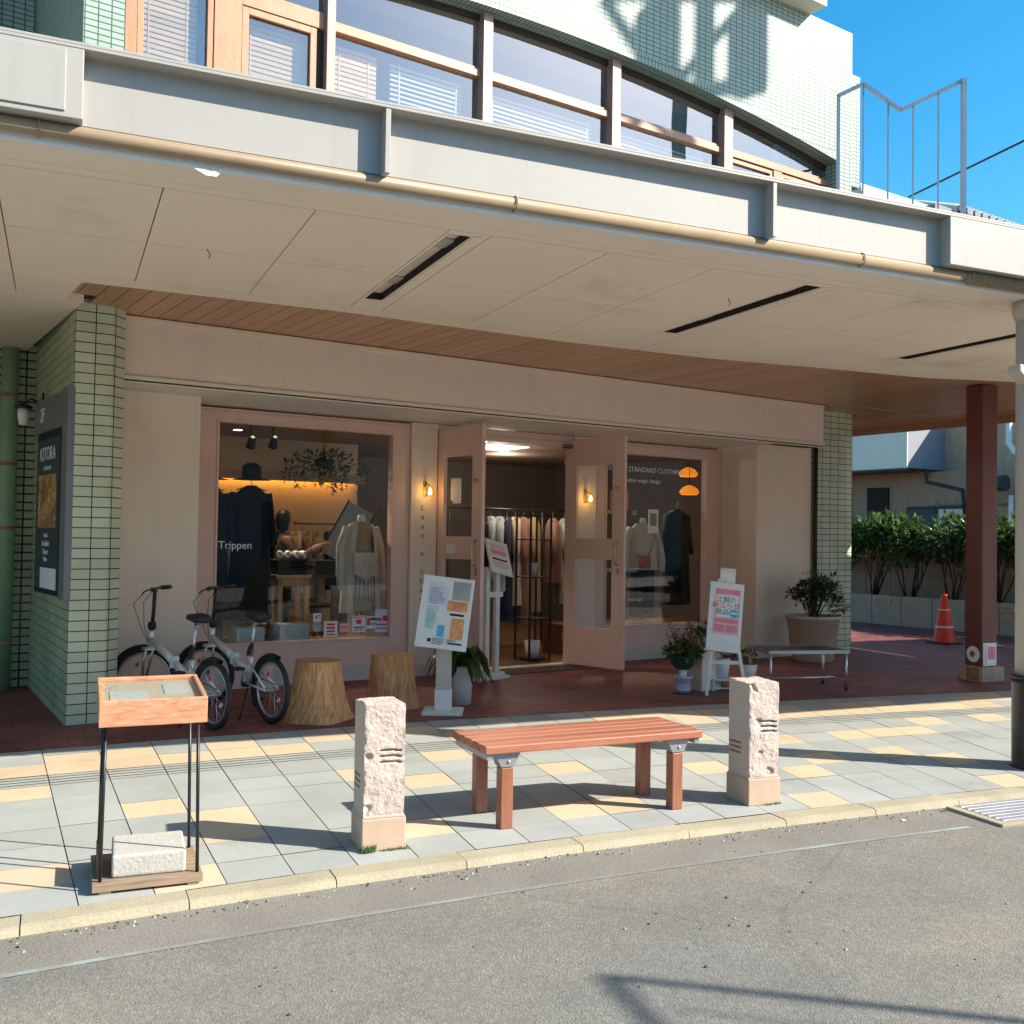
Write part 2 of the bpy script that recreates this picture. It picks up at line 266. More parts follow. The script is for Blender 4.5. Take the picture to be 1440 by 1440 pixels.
# ------------------------------------------------------------------ mesh helpers
class MB:
    def __init__(s): s.v = []; s.f = []; s.m = []; s.mats = []; s.sm = []
    def mi(s, m):
        if m not in s.mats: s.mats.append(m)
        return s.mats.index(m)
    def add(s, vs, fs, m, smooth=False):
        o = len(s.v); s.v += [tuple(v) for v in vs]; k = s.mi(m)
        for f in fs: s.f.append([o + i for i in f]); s.m.append(k); s.sm.append(smooth)
        return s
    def box(s, x0, x1, y0, y1, z0, z1, m, T=None):
        vs = [Vector((x, y, z)) for z in (z0, z1) for y in (y0, y1) for x in (x0, x1)]
        if T: vs = [T @ v for v in vs]
        return s.add(vs, [(0, 2, 3, 1), (4, 5, 7, 6), (0, 1, 5, 4), (2, 6, 7, 3), (0, 4, 6, 2), (1, 3, 7, 5)], m)
    def quad(s, a, b_, c, d, m): return s.add([a, b_, c, d], [(0, 1, 2, 3)], m)
    def prism(s, poly, axis, a, b_, m):
        """closed polygon swept between a and b_ along axis 'x','y' or 'z'"""
        n = len(poly)
        def P(p, t): return {'x': (t, p[0], p[1]), 'y': (p[0], t, p[1]), 'z': (p[0], p[1], t)}[axis]
        vs = [P(p, a) for p in poly] + [P(p, b_) for p in poly]
        fs = [tuple(range(n)), tuple(range(2 * n - 1, n - 1, -1))] + [(i, i + n, (i + 1) % n + n, (i + 1) % n) for i in range(n)]
        return s.add(vs, fs, m)
    def tube(s, pts, r, m, n=8, r1=None, cap=True, squash=None):
        pts = [Vector(p) for p in pts]; k = len(pts); vs = []; fs = []
        up = Vector((0, 0, 1)); prev = None
        for i, p in enumerate(pts):
            d = (pts[min(i + 1, k - 1)] - pts[max(i - 1, 0)]).normalized()
            if prev is None:
                a = d.cross(up if abs(d.z) < .95 else Vector((1, 0, 0))).normalized()
            else:
                a = (prev - d * prev.dot(d)); a = a.normalized() if a.length > 1e-6 else d.orthogonal().normalized()
            prev = a; c = d.cross(a)
            rad = r if r1 is None else r + (r1 - r) * i / max(1, k - 1)
            for j in range(n):
                t = 2 * math.pi * j / n
                vs.append(p + a * math.cos(t) * rad + c * math.sin(t) * rad * (squash or 1))
        for i in range(k - 1):
            for j in range(n):
                fs.append((i * n + j, i * n + (j + 1) % n, (i + 1) * n + (j + 1) % n, (i + 1) * n + j))
        s.add(vs, fs, m, True)
        if cap:
            o = len(s.v) - k * n; kk = s.mi(m)
            s.f.append([o + j for j in range(n)][::-1]); s.f.append([o + (k - 1) * n + j for j in range(n)]); s.m += [kk, kk]; s.sm += [False, False]
        return s
    def lathe(s, prof, m, n=24, c=(0, 0, 0), smooth=True, T=None, close=True):
        vs = []; fs = []; k = len(prof)
        for r_, z in prof:
            for j in range(n):
                t = 2 * math.pi * j / n
                v = Vector((c[0] + r_ * math.cos(t), c[1] + r_ * math.sin(t), c[2] + z)); vs.append(T @ v if T else v)
        for i in range(k - 1):
            for j in range(n): fs.append((i * n + j, i * n + (j + 1) % n, (i + 1) * n + (j + 1) % n, (i + 1) * n + j))
        s.add(vs, fs, m, smooth)
        if close:
            o = len(s.v) - k * n; kk = s.mi(m)
            if prof[0][0] > 1e-4: s.f.append([o + j for j in range(n)][::-1]); s.m.append(kk); s.sm.append(False)
            if prof[-1][0] > 1e-4: s.f.append([o + (k - 1) * n + j for j in range(n)]); s.m.append(kk); s.sm.append(False)
        return s
    def torus(s, c, axis, Rr, r, m, n=36, k=8, a0=0, a1=2 * math.pi, sq=1.0):
        ax = Vector(axis).normalized(); u = ax.orthogonal().normalized()
        if abs(ax.z) < .9: u = (Vector((0, 0, 1)) - ax * ax.z).normalized()
        w = ax.cross(u); full = abs(a1 - a0 - 2 * math.pi) < 1e-6; vs = []; fs = []
        cnt = n if full else n + 1
        for i in range(cnt):
            t = a0 + (a1 - a0) * i / n; d = u * math.cos(t) + w * math.sin(t); p = Vector(c) + d * Rr
            for j in range(k):
                q = 2 * math.pi * j / k; vs.append(p + d * math.cos(q) * r + ax * math.sin(q) * r * sq)
        for i in range(n):
            i2 = (i + 1) % cnt
            for j in range(k): fs.append((i * k + j, i2 * k + j, i2 * k + (j + 1) % k, i * k + (j + 1) % k))
        return s.add(vs, fs, m, True)
    def leaf(s, p, d, n_, ln, w, m, bend=.25):
        d = d.normalized(); sd = d.cross(n_); sd = sd.normalized() if sd.length > 1e-5 else d.orthogonal().normalized(); n2 = sd.cross(d)
        a = p; c1 = p + d * ln * .45 + n2 * ln * bend * .3; t = p + d * ln - n2 * ln * bend * .5
        return s.add([a, c1 + sd * w * .5, t, c1 - sd * w * .5, c1 + n2 * (-w * .15)], [(0, 1, 4), (0, 4, 3), (1, 2, 4), (4, 2, 3)], m)
    def build(s, name, parent=None, bevel=0, seg=2, sharp=None):
        me = bpy.data.meshes.new(name); me.from_pydata(s.v, [], s.f)
        for x in s.mats: me.materials.append(x)
        me.polygons.foreach_set('material_index', s.m); me.polygons.foreach_set('use_smooth', s.sm)
        uv = me.uv_layers.new(name='UVMap')
        for p in me.polygons:
            n_ = p.normal; ax = max(range(3), key=lambda i: abs(n_[i]))
            for li in p.loop_indices:
                c = me.vertices[me.loops[li].vertex_index].co
                uv.data[li].uv = (c.y, c.z) if ax == 0 else ((c.x, c.z) if ax == 1 else (c.x, c.y))
        me.update()
        o = bpy.data.objects.new(name, me); COL.objects.link(o)
        if parent: o.parent = parent
        if bevel:
            bv = o.modifiers.new('bevel', 'BEVEL'); bv.width = bevel; bv.segments = seg; bv.limit_method = 'ANGLE'; bv.angle_limit = R(40)
        return o
def tag(o, label=None, cat=None, group=None, kind=None):
    if label: o['label'] = label
    if cat: o['category'] = cat
    if group: o['group'] = group
    if kind: o['kind'] = kind
    return o
def thing(name, label, cat, loc=(0, 0, 0), rz=0, group=None):
    o = bpy.data.objects.new(name, None); COL.objects.link(o); o.empty_display_size = .1
    o.location = loc; o.rotation_euler = (0, 0, rz); return tag(o, label, cat, group)
def copy_tree(o, parent=None):
    c = o.copy(); COL.objects.link(c)
    if parent: c.parent = parent
    for ch in list(o.children): copy_tree(ch, c)
    return c
def text(name, s, m, parent, size, T, depth=.0015, align='CENTER', spacing=1.0):
    cu = bpy.data.curves.new(name, 'FONT'); cu.body = s; cu.size = size; cu.extrude = depth; cu.align_x = align; cu.align_y = 'CENTER'; cu.space_character = spacing
    cu.resolution_u = 3
    tmp = bpy.data.objects.new(name + '_tmp', cu); COL.objects.link(tmp)
    bpy.context.view_layer.update()
    me = bpy.data.meshes.new_from_object(tmp.evaluated_get(bpy.context.evaluated_depsgraph_get()))
    bpy.data.objects.remove(tmp); bpy.data.curves.remove(cu)
    me.transform(T); me.materials.clear(); me.materials.append(m)
    o = bpy.data.objects.new(name, me); COL.objects.link(o); o.parent = parent; return o
FRONT = Matrix.Rotation(R(90), 4, 'X')          # text plane -> standing, readable from -y
def TF(x, y, z): return Matrix.Translation((x, y, z)) @ FRONT

# ------------------------------------------------------------------ camera, sun, sky
f_px = 1431.73
rv = Vector((.9137, -.4059, .01527)); fw = Vector((.40582, .91361, .024807)); fw.normalize()
yaw, pitch, roll = R(23.95093629), R(1.42151134), R(.87477641)
fw = Vector((math.sin(yaw) * math.cos(pitch), math.cos(yaw) * math.cos(pitch), math.sin(pitch)))
r0 = Vector((math.cos(yaw), -math.sin(yaw), 0)); u0 = r0.cross(fw)
rv = r0 * math.cos(roll) + u0 * math.sin(roll); uv_ = -r0 * math.sin(roll) + u0 * math.cos(roll)
cd = bpy.data.cameras.new('camera'); cam = bpy.data.objects.new('camera', cd); COL.objects.link(cam)
cd.sensor_width = 36; cd.lens = 36 * f_px / 1440; cd.clip_end = 600; cd.clip_start = .05
mw = Matrix.Identity(4)
for i in range(3): mw[i][0] = rv[i]; mw[i][1] = uv_[i]; mw[i][2] = -fw[i]
mw[0][3] = 0; mw[1][3] = 0; mw[2][3] = 1.5
cam.matrix_world = mw; S.camera = cam
SUN = Vector((-.667, .493, -.559)).normalized()
sd = bpy.data.lights.new('sun', 'SUN'); so = bpy.data.objects.new('sun', sd); COL.objects.link(so)
sd.energy = 4.1; sd.angle = R(.53); sd.color = (1, .93, .81)
so.rotation_euler = SUN.to_track_quat('-Z', 'Y').to_euler(); so.location = (12, -9, 12)
W = bpy.data.worlds.new('World'); S.world = W; W.use_nodes = True
nt = W.node_tree; bg = nt.nodes['Background']
sky = nt.nodes.new('ShaderNodeTexSky'); sky.sky_type = 'NISHITA'; sky.sun_disc = False
sky.sun_elevation = R(34); sky.sun_rotation = math.atan2(-SUN.x, -SUN.y)
sky.air_density = 1.0; sky.dust_density = .8; sky.ozone_density = 4.0; sky.altitude = 0
hs = nt.nodes.new('ShaderNodeHueSaturation'); hs.inputs['Saturation'].default_value = 1.36; hs.inputs['Hue'].default_value = .483
nt.links.new(sky.outputs[0], hs.inputs['Color']); nt.links.new(hs.outputs[0], bg.inputs[0]); bg.inputs[1].default_value = .104
S.view_settings.view_transform = 'Standard'; S.view_settings.look = 'None'; S.view_settings.gamma = 1; S.view_settings.exposure = 1.28
S.cycles.max_bounces = 10; S.cycles.diffuse_bounces = 6; S.cycles.transparent_max_bounces = 16; S.cycles.sample_clamp_indirect = 4
S.cycles.use_denoising = True

# ------------------------------------------------------------------ ground
def bow(x):                                     # the street bends gently
    return -.014 * (x - 3.2) ** 2 if x < 3.2 else -.010 * (x - 3.2) ** 2
def KY(x): return 4.58 + max(bow(x), -1.2)
g = MB(); g.quad((-250, -250, -.30), (250, -250, -.30), (250, 250, -.30), (-250, 250, -.30), M['asphalt']); tag(g.build('ground'), kind='structure')
g = MB(); n_ = 60
xs = [-14 + 34 * i / n_ for i in range(n_ + 1)]
g.add([(x, KY(x) - .142, -.034) for x in xs] + [(x, -1.3, -.034) for x in xs], [(i, i + n_ + 1, i + n_ + 2, i + 1) for i in range(n_)], M['asphalt'])
tag(g.build('road'), kind='structure')
def strip(name, d0, d1, z, m, x0=-14, x1=20):
    g = MB(); X_ = [x0 + (x1 - x0) * i / n_ for i in range(n_ + 1)]
    g.add([(x, KY(x) - d0, z) for x in X_] + [(x, KY(x) - d1, z) for x in X_], [(i, i + n_ + 1, i + n_ + 2, i + 1) for i in range(n_)], m)
    return tag(g.build(name), kind='structure')
strip('road_edge_strip', .1435, .4815, -.0322, M['asphalt_strip'], -14, 4.62)
strip('road_line', .482, .512, -.0318, M['road_line'], -14, 4.55)
# kerb stones
k = MB(); x = -6.3; rk = random.Random(3)
while x < 9.5:
    ln = .62; y0, y1 = KY(x), KY(x + ln); gp = .0025
    a = Vector((x + gp, y0, 0)); b2 = Vector((x + ln - gp, y1, 0)); dz = rk.uniform(-.003, .003)
    prof = [(0, -.12), (0, dz), (-.112, dz - .001), (-.130, -.006 + dz), (-.142, -.036), (-.143, -.12)]
    vs = [Vector((p.x, p.y + q[0], q[1])) for p in (a, b2) for q in prof]
    np_ = len(prof)
    k.add(vs, [tuple(range(np_)), tuple(range(2 * np_ - 1, np_ - 1, -1))] + [(i, i + np_, (i + 1) % np_ + np_, (i + 1) % np_) for i in range(np_)], M['kerb'])
    x += ln
tag(k.build('kerb'), kind='structure')
# paving: fanned slabs over a dark bed
def fan(u, y): return 1 + (u - 1) * (1 + (y - 4.6) / 16)
def wy(x, y): return y + bow(x)
rows = [4.585, 4.88, 5.19, 5.50, 5.81, 6.13, 6.44, 6.75, 7.03, 7.35, 7.62, 7.84]
g = MB()
X_ = [-9 + 30 * i / n_ for i in range(n_ + 1)]
g.add([(x, KY(x) + .002, -.006) for x in X_] + [(x, wy(x, 7.90), -.006) for x in X_], [(i, i + 1, i + n_ + 2, i + n_ + 1) for i in range(n_)], M['grout'])
yel = [(-.176, 6.935), (-.157, 6.299), (.106, 7.209), (.413, 7.142), (.70, 7.10), (.508, 5.968), (.843, 5.395), (1.549, 7.292), (1.215, 7.084), (1.803, 7.391), (2.073, 5.815), (2.493, 6.502), (2.601, 7.397), (2.331, 7.259),
       (3.095, 5.835), (4.474, 6.587), (3.893, 6.509), (3.99, 5.507), (5.147, 6.29), (4.638, 5.378), (5.664, 6.166), (5.933, 6.223), (5.733, 5.329), (6.558, 6.395), (7.435, 6.373), (6.231, 7.047), (6.868, 6.945), (5.373, 5.634), (7.465, 6.861), (3.1, 7.2), (3.5, 7.2), (4.2, 7.15), (4.9, 7.2), (5.5, 7.1)]
pnk = [(-.116, 4.992), (-.45, 4.95), (.606, 4.741), (1.873, 4.866), (2.633, 5.041), (4.164, 4.765), (6.3, 4.9)]
def cell(p):
    y = p[1] - bow(p[0]); u = 1 + (p[0] - 1) / (1 + (p[1] - 4.6) / 16)
    r_ = max(i for i in range(len(rows)) if rows[i] <= max(y, rows[0])); return (math.floor((u - .106) / .293), min(r_, len(rows) - 2))
ys, ps = {cell(p) for p in yel}, {cell(p) for p in pnk}
rp = random.Random(11)
for i in range(-26, 44):
    for j in range(len(rows) - 1):
        if j == 7: continue
        y0, y1 = rows[j] + .0012, rows[j + 1] - .0012; ua, ub = .106 + .293 * i + .0024, .106 + .293 * (i + 1) - .0024
        c = [(fan(ua, y0), y0), (fan(ub, y0), y0), (fan(ub, y1), y1), (fan(ua, y1), y1)]
        m_ = M['pave_grey'] if rp.random() < .6 else M['pave_grey2']
        if (i, j) in ys: m_ = M['pave_yellow']
        elif (i, j) in ps: m_ = M['pave_pink']
        elif (i < -1 or i > 22 or (j < 7 and rp.random() < .28)) and rp.random() < .2: m_ = M['pave_yellow']
        elif j in (8, 9) and rp.random() < .35: m_ = M['pave_yellow']
        dz = rp.uniform(-.0012, .0012)
        g.add([(a, wy(a, b_), dz) for a, b_ in c], [(0, 1, 2, 3)], m_)
# slotted drain course: four lips with three dark slots
for k_ in range(4):
    ya, yb = 6.757 + k_ * .069, 6.757 + k_ * .069 + .052
    for i in range(-26, 44):
        ua, ub = .106 + .293 * i + .003, .106 + .293 * (i + 1) - .003
        g.add([(fan(a, b_), wy(fan(a, b_), b_), 0) for a, b_ in ((ua, ya), (ub, ya), (ub, yb), (ua, yb))], [(0, 1, 2, 3)], M['pave_grey'])
tag(g.build('pavement'), kind='structure')
g = MB()
g.add([(x, wy(x, 7.85), .0015) for x in X_] + [(x, 26, .0015) for x in X_], [(i, i + 1, i + n_ + 2, i + n_ + 1) for i in range(n_)], M['brick'])
tag(g.build('brick_floor'), kind='structure')
# drain grate in the gutter
t = thing('drain_grate', 'galvanised slotted drain grate set in the kerb edge', 'drain', (5.08, 4.19, -.022), R(-2))
g = MB()
g.box(-.36, .40, -.21, -.16, -.02, .004, M['kerb']); g.box(-.36, -.30, -.16, .19, -.02, .004, M['kerb']); g.box(.36, .42, -.16, .19, -.02, .004, M['kerb'])
g.build('surround', t, .004)
g = MB(); g.box(-.30, .36, -.16, .19, -.016, -.010, M['dark'])
for i in range(7): g.box(-.295, .355, -.155 + i * .049, -.155 + i * .049 + .034, -.004, .008, M['grate'])
g.box(-.30, -.27, -.158, .188, -.006, .006, M['grate']); g.box(.33, .36, -.158, .188, -.006, .006, M['grate'])
g.build('bars', t, .002)

# ------------------------------------------------------------------ arcade canopy
t = thing('arcade_canopy', 'long off white arcade canopy with ribbed fascia over the pavement', 'canopy')
FY = 4.75                                        # recessed fascia face
g = MB(); g.box(.05, 5.035, FY, FY + .06, 3.25, 3.56, M['canopy_white']); g.build('fascia', t)
g = MB()
g.box(-6, 13.4, FY - .088, FY + .2, 3.548, 3.562, M['canopy_white']); g.box(-6, 13.4, FY - .088, FY - .076, 3.5625, 3.575, M['canopy_white'])
g.build('lip', t, .002)
for x in (1.381, 3.672):
    g = MB(); g.box(x, x + .026, FY - .084, FY - .0005, 3.235, 3.5475, M['canopy_white']); g.build('rib', t, .002)
for x0, x1 in ((-3.2, .049), (5.0355, 9.0)):
    g = MB(); g.box(x0, x1, FY - .086, FY + .1, 3.245, 3.5475, M['canopy_white']); g.build('fascia_box', t, .004)
g = MB(); g.box(9.0, 13.4, FY - .35, FY + .1, 3.15, 3.5475, M['canopy_white']); g.build('fascia_box', t, .004)
g = MB(); g.box(-.6, -.02, FY - .094, FY - .0865, 3.27, 3.53, M['canopy_white']); g.build('cover_plate', t, .003)
g = MB(); g.tube([(-6, FY + .006, 3.214), (5.25, FY + .006, 3.214)], .033, M['gutter'], 14); g.tube([(5.25, FY + .006, 3.214), (9, FY + .006, 3.214)], .036, M['gutter'], 14)
for i in range(34): g.torus((5.3 + i * .022, FY + .006, 3.214), (1, 0, 0), .040, .009, M['gutter'], 14, 5)
for x in (-.12, 2.1, 4.4): g.torus((x, FY + .006, 3.214), (1, 0, 0), .040, .004, M['gutter'], 14, 5)
g.build('gutter', t)
# soffit boards: separate panels with real gaps, three lamp recesses
back = [(-6, 7.95), (-.02, 8.05), (.10, 7.36), (1.86, 7.42), (3.8, 7.66), (5.4, 7.74), (6.6, 7.66), (7.9, 7.62), (8.85, 7.38), (10.6, 7.4), (11.2, 8.95), (14.5, 9.0)]  # far right end, out of view, widened to shade the passage floor
def YB(x):
    for (a, ya), (b_, yb) in zip(back, back[1:]):
        if a <= x <= b_: return ya + (yb - ya) * (x - a) / (b_ - a)
    return back[-1][1]
ZS = 3.16
g = MB(); g.box(-6, 13.4, FY + .065, 5.045, ZS, ZS + .06, M['panel']); g.box(-6, 14.5, 5.05, 5.145, ZS, ZS + .06, M['panel'])
g.box(-6, 13.4, FY + .03, FY + .0645, ZS - .004, ZS + .05, M['white_paint'])
g.build('soffit_edge', t, .002)
J = [-.315, .42, 1.163, 1.895]; per = 2.455
joints = []; slots = []
for k_ in range(-2, 6):
    o_ = k_ * per
    joints += [-.315 + o_, .42 + o_, 1.163 + o_]; slots.append((1.895 + o_, 2.26 + o_)); joints.append(1.895 + o_)
    joints.append(2.26 + o_)
joints = sorted(set(round(j, 3) for j in joints)); joints = [j for i, j in enumerate(joints) if i == 0 or j - joints[i - 1] > .2]
joints = [j for j in joints if -6 < j < 13.5]
g = MB(); h_ = .0035
sl = {round(a, 3) for a, _ in slots}
recess = []
for a, b_ in zip(joints, joints[1:]):
    xm = (a + b_) / 2; is_slot = round(a, 3) in sl
    def board(x0, x1, ya, yb_fn):
        pts = [x for x, _ in back if x0 < x < x1]
        poly = [(x0, ya), (x1, ya)] + ([(x1, yb_fn(x1))] + [(p, yb_fn(p)) for p in reversed(pts)] + [(x0, yb_fn(x0))])
        g.prism(poly, 'z', ZS, ZS + .05, M['panel'])
    if is_slot:
        xa, xb = a + h_, b_ - h_; ye = 6.93
        ra, rb = a + .025, b_ - .095
        g.box(xa, ra, 5.15, ye, ZS, ZS + .05, M['panel']); g.box(rb, xb, 5.15, ye, ZS, ZS + .05, M['panel'])
        g.box(ra, rb, 5.15, 5.22, ZS, ZS + .05, M['panel'])
        g.box(rb + .012, xb - .03, 5.2, ye - .02, ZS - .006, ZS - .0005, M['panel'])
        board(xa, xb, ye + .0005, lambda x: YB(x) - .21)
        recess.append((ra, rb, 5.22, ye))
    else:
        ym = 6.18 + min(.18, max(0, (xm - .8) * .06))
        g.box(a + h_, b_ - h_, 5.15, ym - h_, ZS, ZS + .05, M['panel']); board(a + h_, b_ - h_, ym + h_, lambda x: YB(x) - .21)
    board(a + h_ * .3, b_ - h_ * .3, 0, YB) if False else None
    pts = [x for x, _ in back if a < x < b_]
    poly = [(a, YB(a) - .205)] + [(p, YB(p) - .205) for p in pts] + [(b_, YB(b_) - .205), (b_, YB(b_))] + [(p, YB(p)) for p in reversed(pts)] + [(a, YB(a))]
    g.prism(poly, 'z', ZS, ZS + .05, M['panel'])
g.build('soffit_panels', t)
# dark backing above the joints, cut where the lamp recesses are
g = MB(); edges = [-6] + [v for r_ in recess for v in r_[:2]] + [14.5]; g.box(14.501, 16.5, 5.2, 8.95, ZS, ZS + .3, M['panel'])  # the box is an unseen slab added to shade the passage floor
for a, b_ in zip(edges[::2], edges[1::2]): g.box(a, b_, 5.0, 7.1, ZS + .052, ZS + .06, M['panel_groove'])
g.box(-6, 14.5, 7.1, 7.3, ZS + .052, ZS + .06, M['panel_groove']); g.build('backing', t)
for ra, rb, ya, yb in recess:
    g = MB(); g.box(ra - .004, rb + .004, ya - .004, yb + .004, ZS + .052, ZS + .0585, M['panel'])
    g.box(rb - .005, rb - .0005, ya + .001, yb - .001, ZS + .002, ZS + .0515, M['dark']); g.box(ra + .0005, rb - .006, yb - .005, yb - .0005, ZS + .002, ZS + .0515, M['dark']); g.box(ra + .0005, ra + .005, ya + .001, yb - .006, ZS + .002, ZS + .0515, M['dark'])  # black liners put the shade of the recess into the colour
    g.box(ra - .006, ra - .001, ya, yb, ZS + .051, ZS + .2, M['dark_brown']); g.box(rb + .001, rb + .006, ya, yb, ZS + .051, ZS + .2, M['dark_brown'])
    g.box(ra - .006, rb + .006, yb + .001, yb + .006, ZS + .051, ZS + .2, M['dark_brown']); g.box(ra - .006, rb + .006, ya - .006, ya - .001, ZS + .051, ZS + .2, M['dark_brown'])
    g.box(ra - .006, rb + .006, ya, yb, ZS + .2, ZS + .205, M['dark'])
    lp = g.build('lamp_recess', t)
    for yy in (5.55, 6.50):
        d = MB(); d.lathe([(0, 0), (.085, 0), (.092, .006), (.092, .012)], M['concrete'], 20, (ra + .085, yy, ZS + .0395)); d.build('lamp_disc', lp)
g = MB()
g.prism([(x, y) for x, y in back] + [(14.5, 5.1), (13.4, FY + .2), (-6, FY + .2)], 'z', 3.50, 3.547, M['canopy_white'])
g.prism([(-6, 8.2), (9.9, 8.2), (9.9, 7.41)] + [(x, y + .001) for x, y in reversed(back)][3:], 'z', 3.51, 3.54, M['roof_pale'])
g.build('roof_slab', t)
for (px_, py_) in ((.75, 6.15), (4.15, 5.75)):
    d = MB(); d.tube([(px_, py_, ZS), (px_ + .02, py_, ZS - .03), (px_ + .015, py_ + .01, ZS - .05)], .003, M['black_metal'], 5); d.build('hook', t)

# canopy column
t = thing('canopy_column', 'cream arcade column with black stone foot at right edge', 'column', (6.085, 4.865, 0))
g = MB(); g.lathe([(.150, .62), (.150, 3.16)], M['column'], 40); g.build('shaft', t)
g = MB(); g.lathe([(.178, 0), (.176, .02), (.170, .03), (.170, .565), (.176, .57), (.176, .585), (.165, .59), (.165, .60), (.176, .605), (.176, .62), (.150, .622)], M['column_black'], 40); g.build('foot_cladding', t)
g = MB(); g.lathe([(.150, 3.03), (.165, 3.06), (.175, 3.09), (.175, 3.159)], M['column'], 40); g.build('capital', t)
g = MB(); g.prism([(-.25, 2.66), (-.12, 2.57), (-.12, 2.70), (-.25, 2.71)], 'y', -.05, .05, M['column']); g.build('bracket', t, .006)

# crest frame on the canopy
t = thing('crest_frame', 'grey steel frame shaped like an M standing on canopy roof', 'metal frame', (5.36, 4.86, 3.575), R(150))
pts = [(0, 4.55), (.40, 4.36), (.64, 4.545), (.80, 4.47)]
pts = [(a, z - 3.575) for a, z in pts]
def bar(g, a, b_, w, m):
    a, b_ = Vector(a), Vector(b_); d = (b_ - a).normalized(); s_ = Vector((0, 1, 0)); n2 = d.cross(s_).normalized(); h = w / 2
    vs = [p + s_ * i * h + n2 * j * h for p in (a, b_) for i, j in ((-1, -1), (1, -1), (1, 1), (-1, 1))]
    g.add(vs, [(0, 1, 2, 3), (7, 6, 5, 4), (0, 4, 5, 1), (1, 5, 6, 2), (2, 6, 7, 3), (3, 7, 4, 0)], m)
g = MB()
for a, b_ in zip(pts, pts[1:]): bar(g, (a[0], 0, a[1]), (b_[0], 0, b_[1]), .022, M['steel_grey'])
g.build('top_rail', t)
for a, w in ((pts[0], .03), (pts[3], .02)):
    g = MB(); bar(g, (a[0], 0, 0), (a[0], 0, a[1] + .008), w, M['steel_grey']); g.build('post', t)
for i, s_ in enumerate((.16, .32, .48, .64)):
    for a, b_ in zip(pts, pts[1:]):
        if a[0] <= s_ <= b_[0]: z_ = a[1] + (b_[1] - a[1]) * (s_ - a[0]) / (b_[0] - a[0])
    g = MB(); bar(g, (s_, 0, 0), (s_, 0, z_), .010, M['steel_grey']); g.build('bar', t)
g = MB(); c_, s_ = math.cos(R(-150)), math.sin(R(-150))
bar(g, (0, 0, .02), (c_ * 0 - s_ * .5, c_ * .5, .02), .04, M['steel_grey']); g.build('foot_rail', t)

# ------------------------------------------------------------------ shop building (local x along the front, y into the shop)
b0 = thing('shop_building', 'green tiled shop building with timber windows above pink shopfront', 'building', (0, 0, 0), Q)
bp_ = b0
g = MB(); g.prism([(1.5905, 8.401), (1.87, 8.401), (1.99, 8.52), (1.99, 9.4), (1.66, 9.4)], 'z', 0, 3.4, M['tile']); o = g.build('tiled_pillar', bp_)
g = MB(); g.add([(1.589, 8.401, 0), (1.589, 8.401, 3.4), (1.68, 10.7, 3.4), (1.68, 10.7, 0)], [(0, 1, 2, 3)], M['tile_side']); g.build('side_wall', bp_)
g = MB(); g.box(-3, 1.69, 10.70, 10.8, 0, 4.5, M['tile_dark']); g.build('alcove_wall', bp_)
g = MB(); g.box(-3, 1.587, 8.10, 10.699, 3.215, 3.5, M['panel']); g.build('alcove_soffit', bp_)
g = MB(); g.tube([(1.46, 10.58, 0), (1.46, 10.58, 3.35)], .058, M['pot_green'], 16)
M['pipe_green'] = mat('green drain pipe', (.25, .38, .22), .4, .15, 2)
g = MB(); g.tube([(1.44, 10.58, 0), (1.44, 10.58, 3.35)], .075, M['pipe_green'], 18)
for z_ in (.42, 1.5, 2.1, 2.75): g.lathe([(.0755, z_), (.080, z_ + .005), (.080, z_ + .03), (.0755, z_ + .035)], M['rust'], 18, (1.44, 10.58, 0), close=False)
g.build('drain_pipe', bp_)
# right pillar
g = MB(); g.prism([(11.03, 9.02), (11.60, 8.98), (11.78, 9.0), (11.93, 9.12), (11.93, 10), (11.03, 10)], 'z', 0, 3.4, M['tile']); g.build('tiled_pillar', bp_)
g = MB(); g.tube([(10.97, 8.96, 0), (10.97, 8.96, 3.3)], .028, M['dark_brown'], 10); g.build('conduit', bp_)
# header band and its rails
g = MB(); g.box(1.995, 10.70, 8.62, 9.0, 2.775, 3.268, M['header']); g.build('header', bp_, .004)
g = MB(); g.box(1.99, 10.705, 8.600, 8.6195, 2.742, 2.774, M['trim']); g.box(1.99, 10.70, 8.612, 8.9, 2.7295, 2.7415, M['dark_brown']); g.box(1.99, 10.70, 8.606, 8.64, 2.717, 2.7290, M['trim'])
g.box(1.996, 10.70, 8.606, 8.6195, 3.225, 3.262, M['header']); g.build('header_rail', bp_, .002)
# timber soffit between the canopy and the front
ZW = 3.27
g = MB(); i = 0; x = -.05
while x < 13.45:
    x1 = min(x + .1445, 13.44)
    def fy(xx):                                  # canopy back edge seen from the building frame
        w = xx
        for _ in range(8):
            p = BW(w if False else xx, 7.5); 
            break
        e = 7.2
        for _ in range(12): e += (YB((EX * xx + EY * e).x) - (EX * xx + EY * e).y) * .9
        return e
    ya = fy((x + x1) / 2) - .12; yb = 8.62 if x < 10.7 else (9.03 if x < 11.9 else 12.6)
    if x > 1.38: g.box(x, x1 - .006, max(ya, 5.2), yb if x > 1.6 else 8.095, ZW, ZW + .03, M['soffit_wood'])
    x += .1445; i += 1
g.build('timber_soffit', bp_, .0015, 1)
g = MB(); g.box(1.38, 13.45, 5.2, 8.09, ZW + .031, ZW + .05, M['dark_brown']); g.box(1.59, 13.45, 8.091, 12.6, ZW + .031, ZW + .05, M['dark_brown']); g.box(13.4405, 13.52, 5.2, 12.7, ZW - .09, ZW + .2, M['soffit_wood']); g.box(10.71, 13.44, 8.395, 8.42, ZW - .012, ZW - .0005, M['soffit_wood'])
g.build('soffit_backing', bp_)
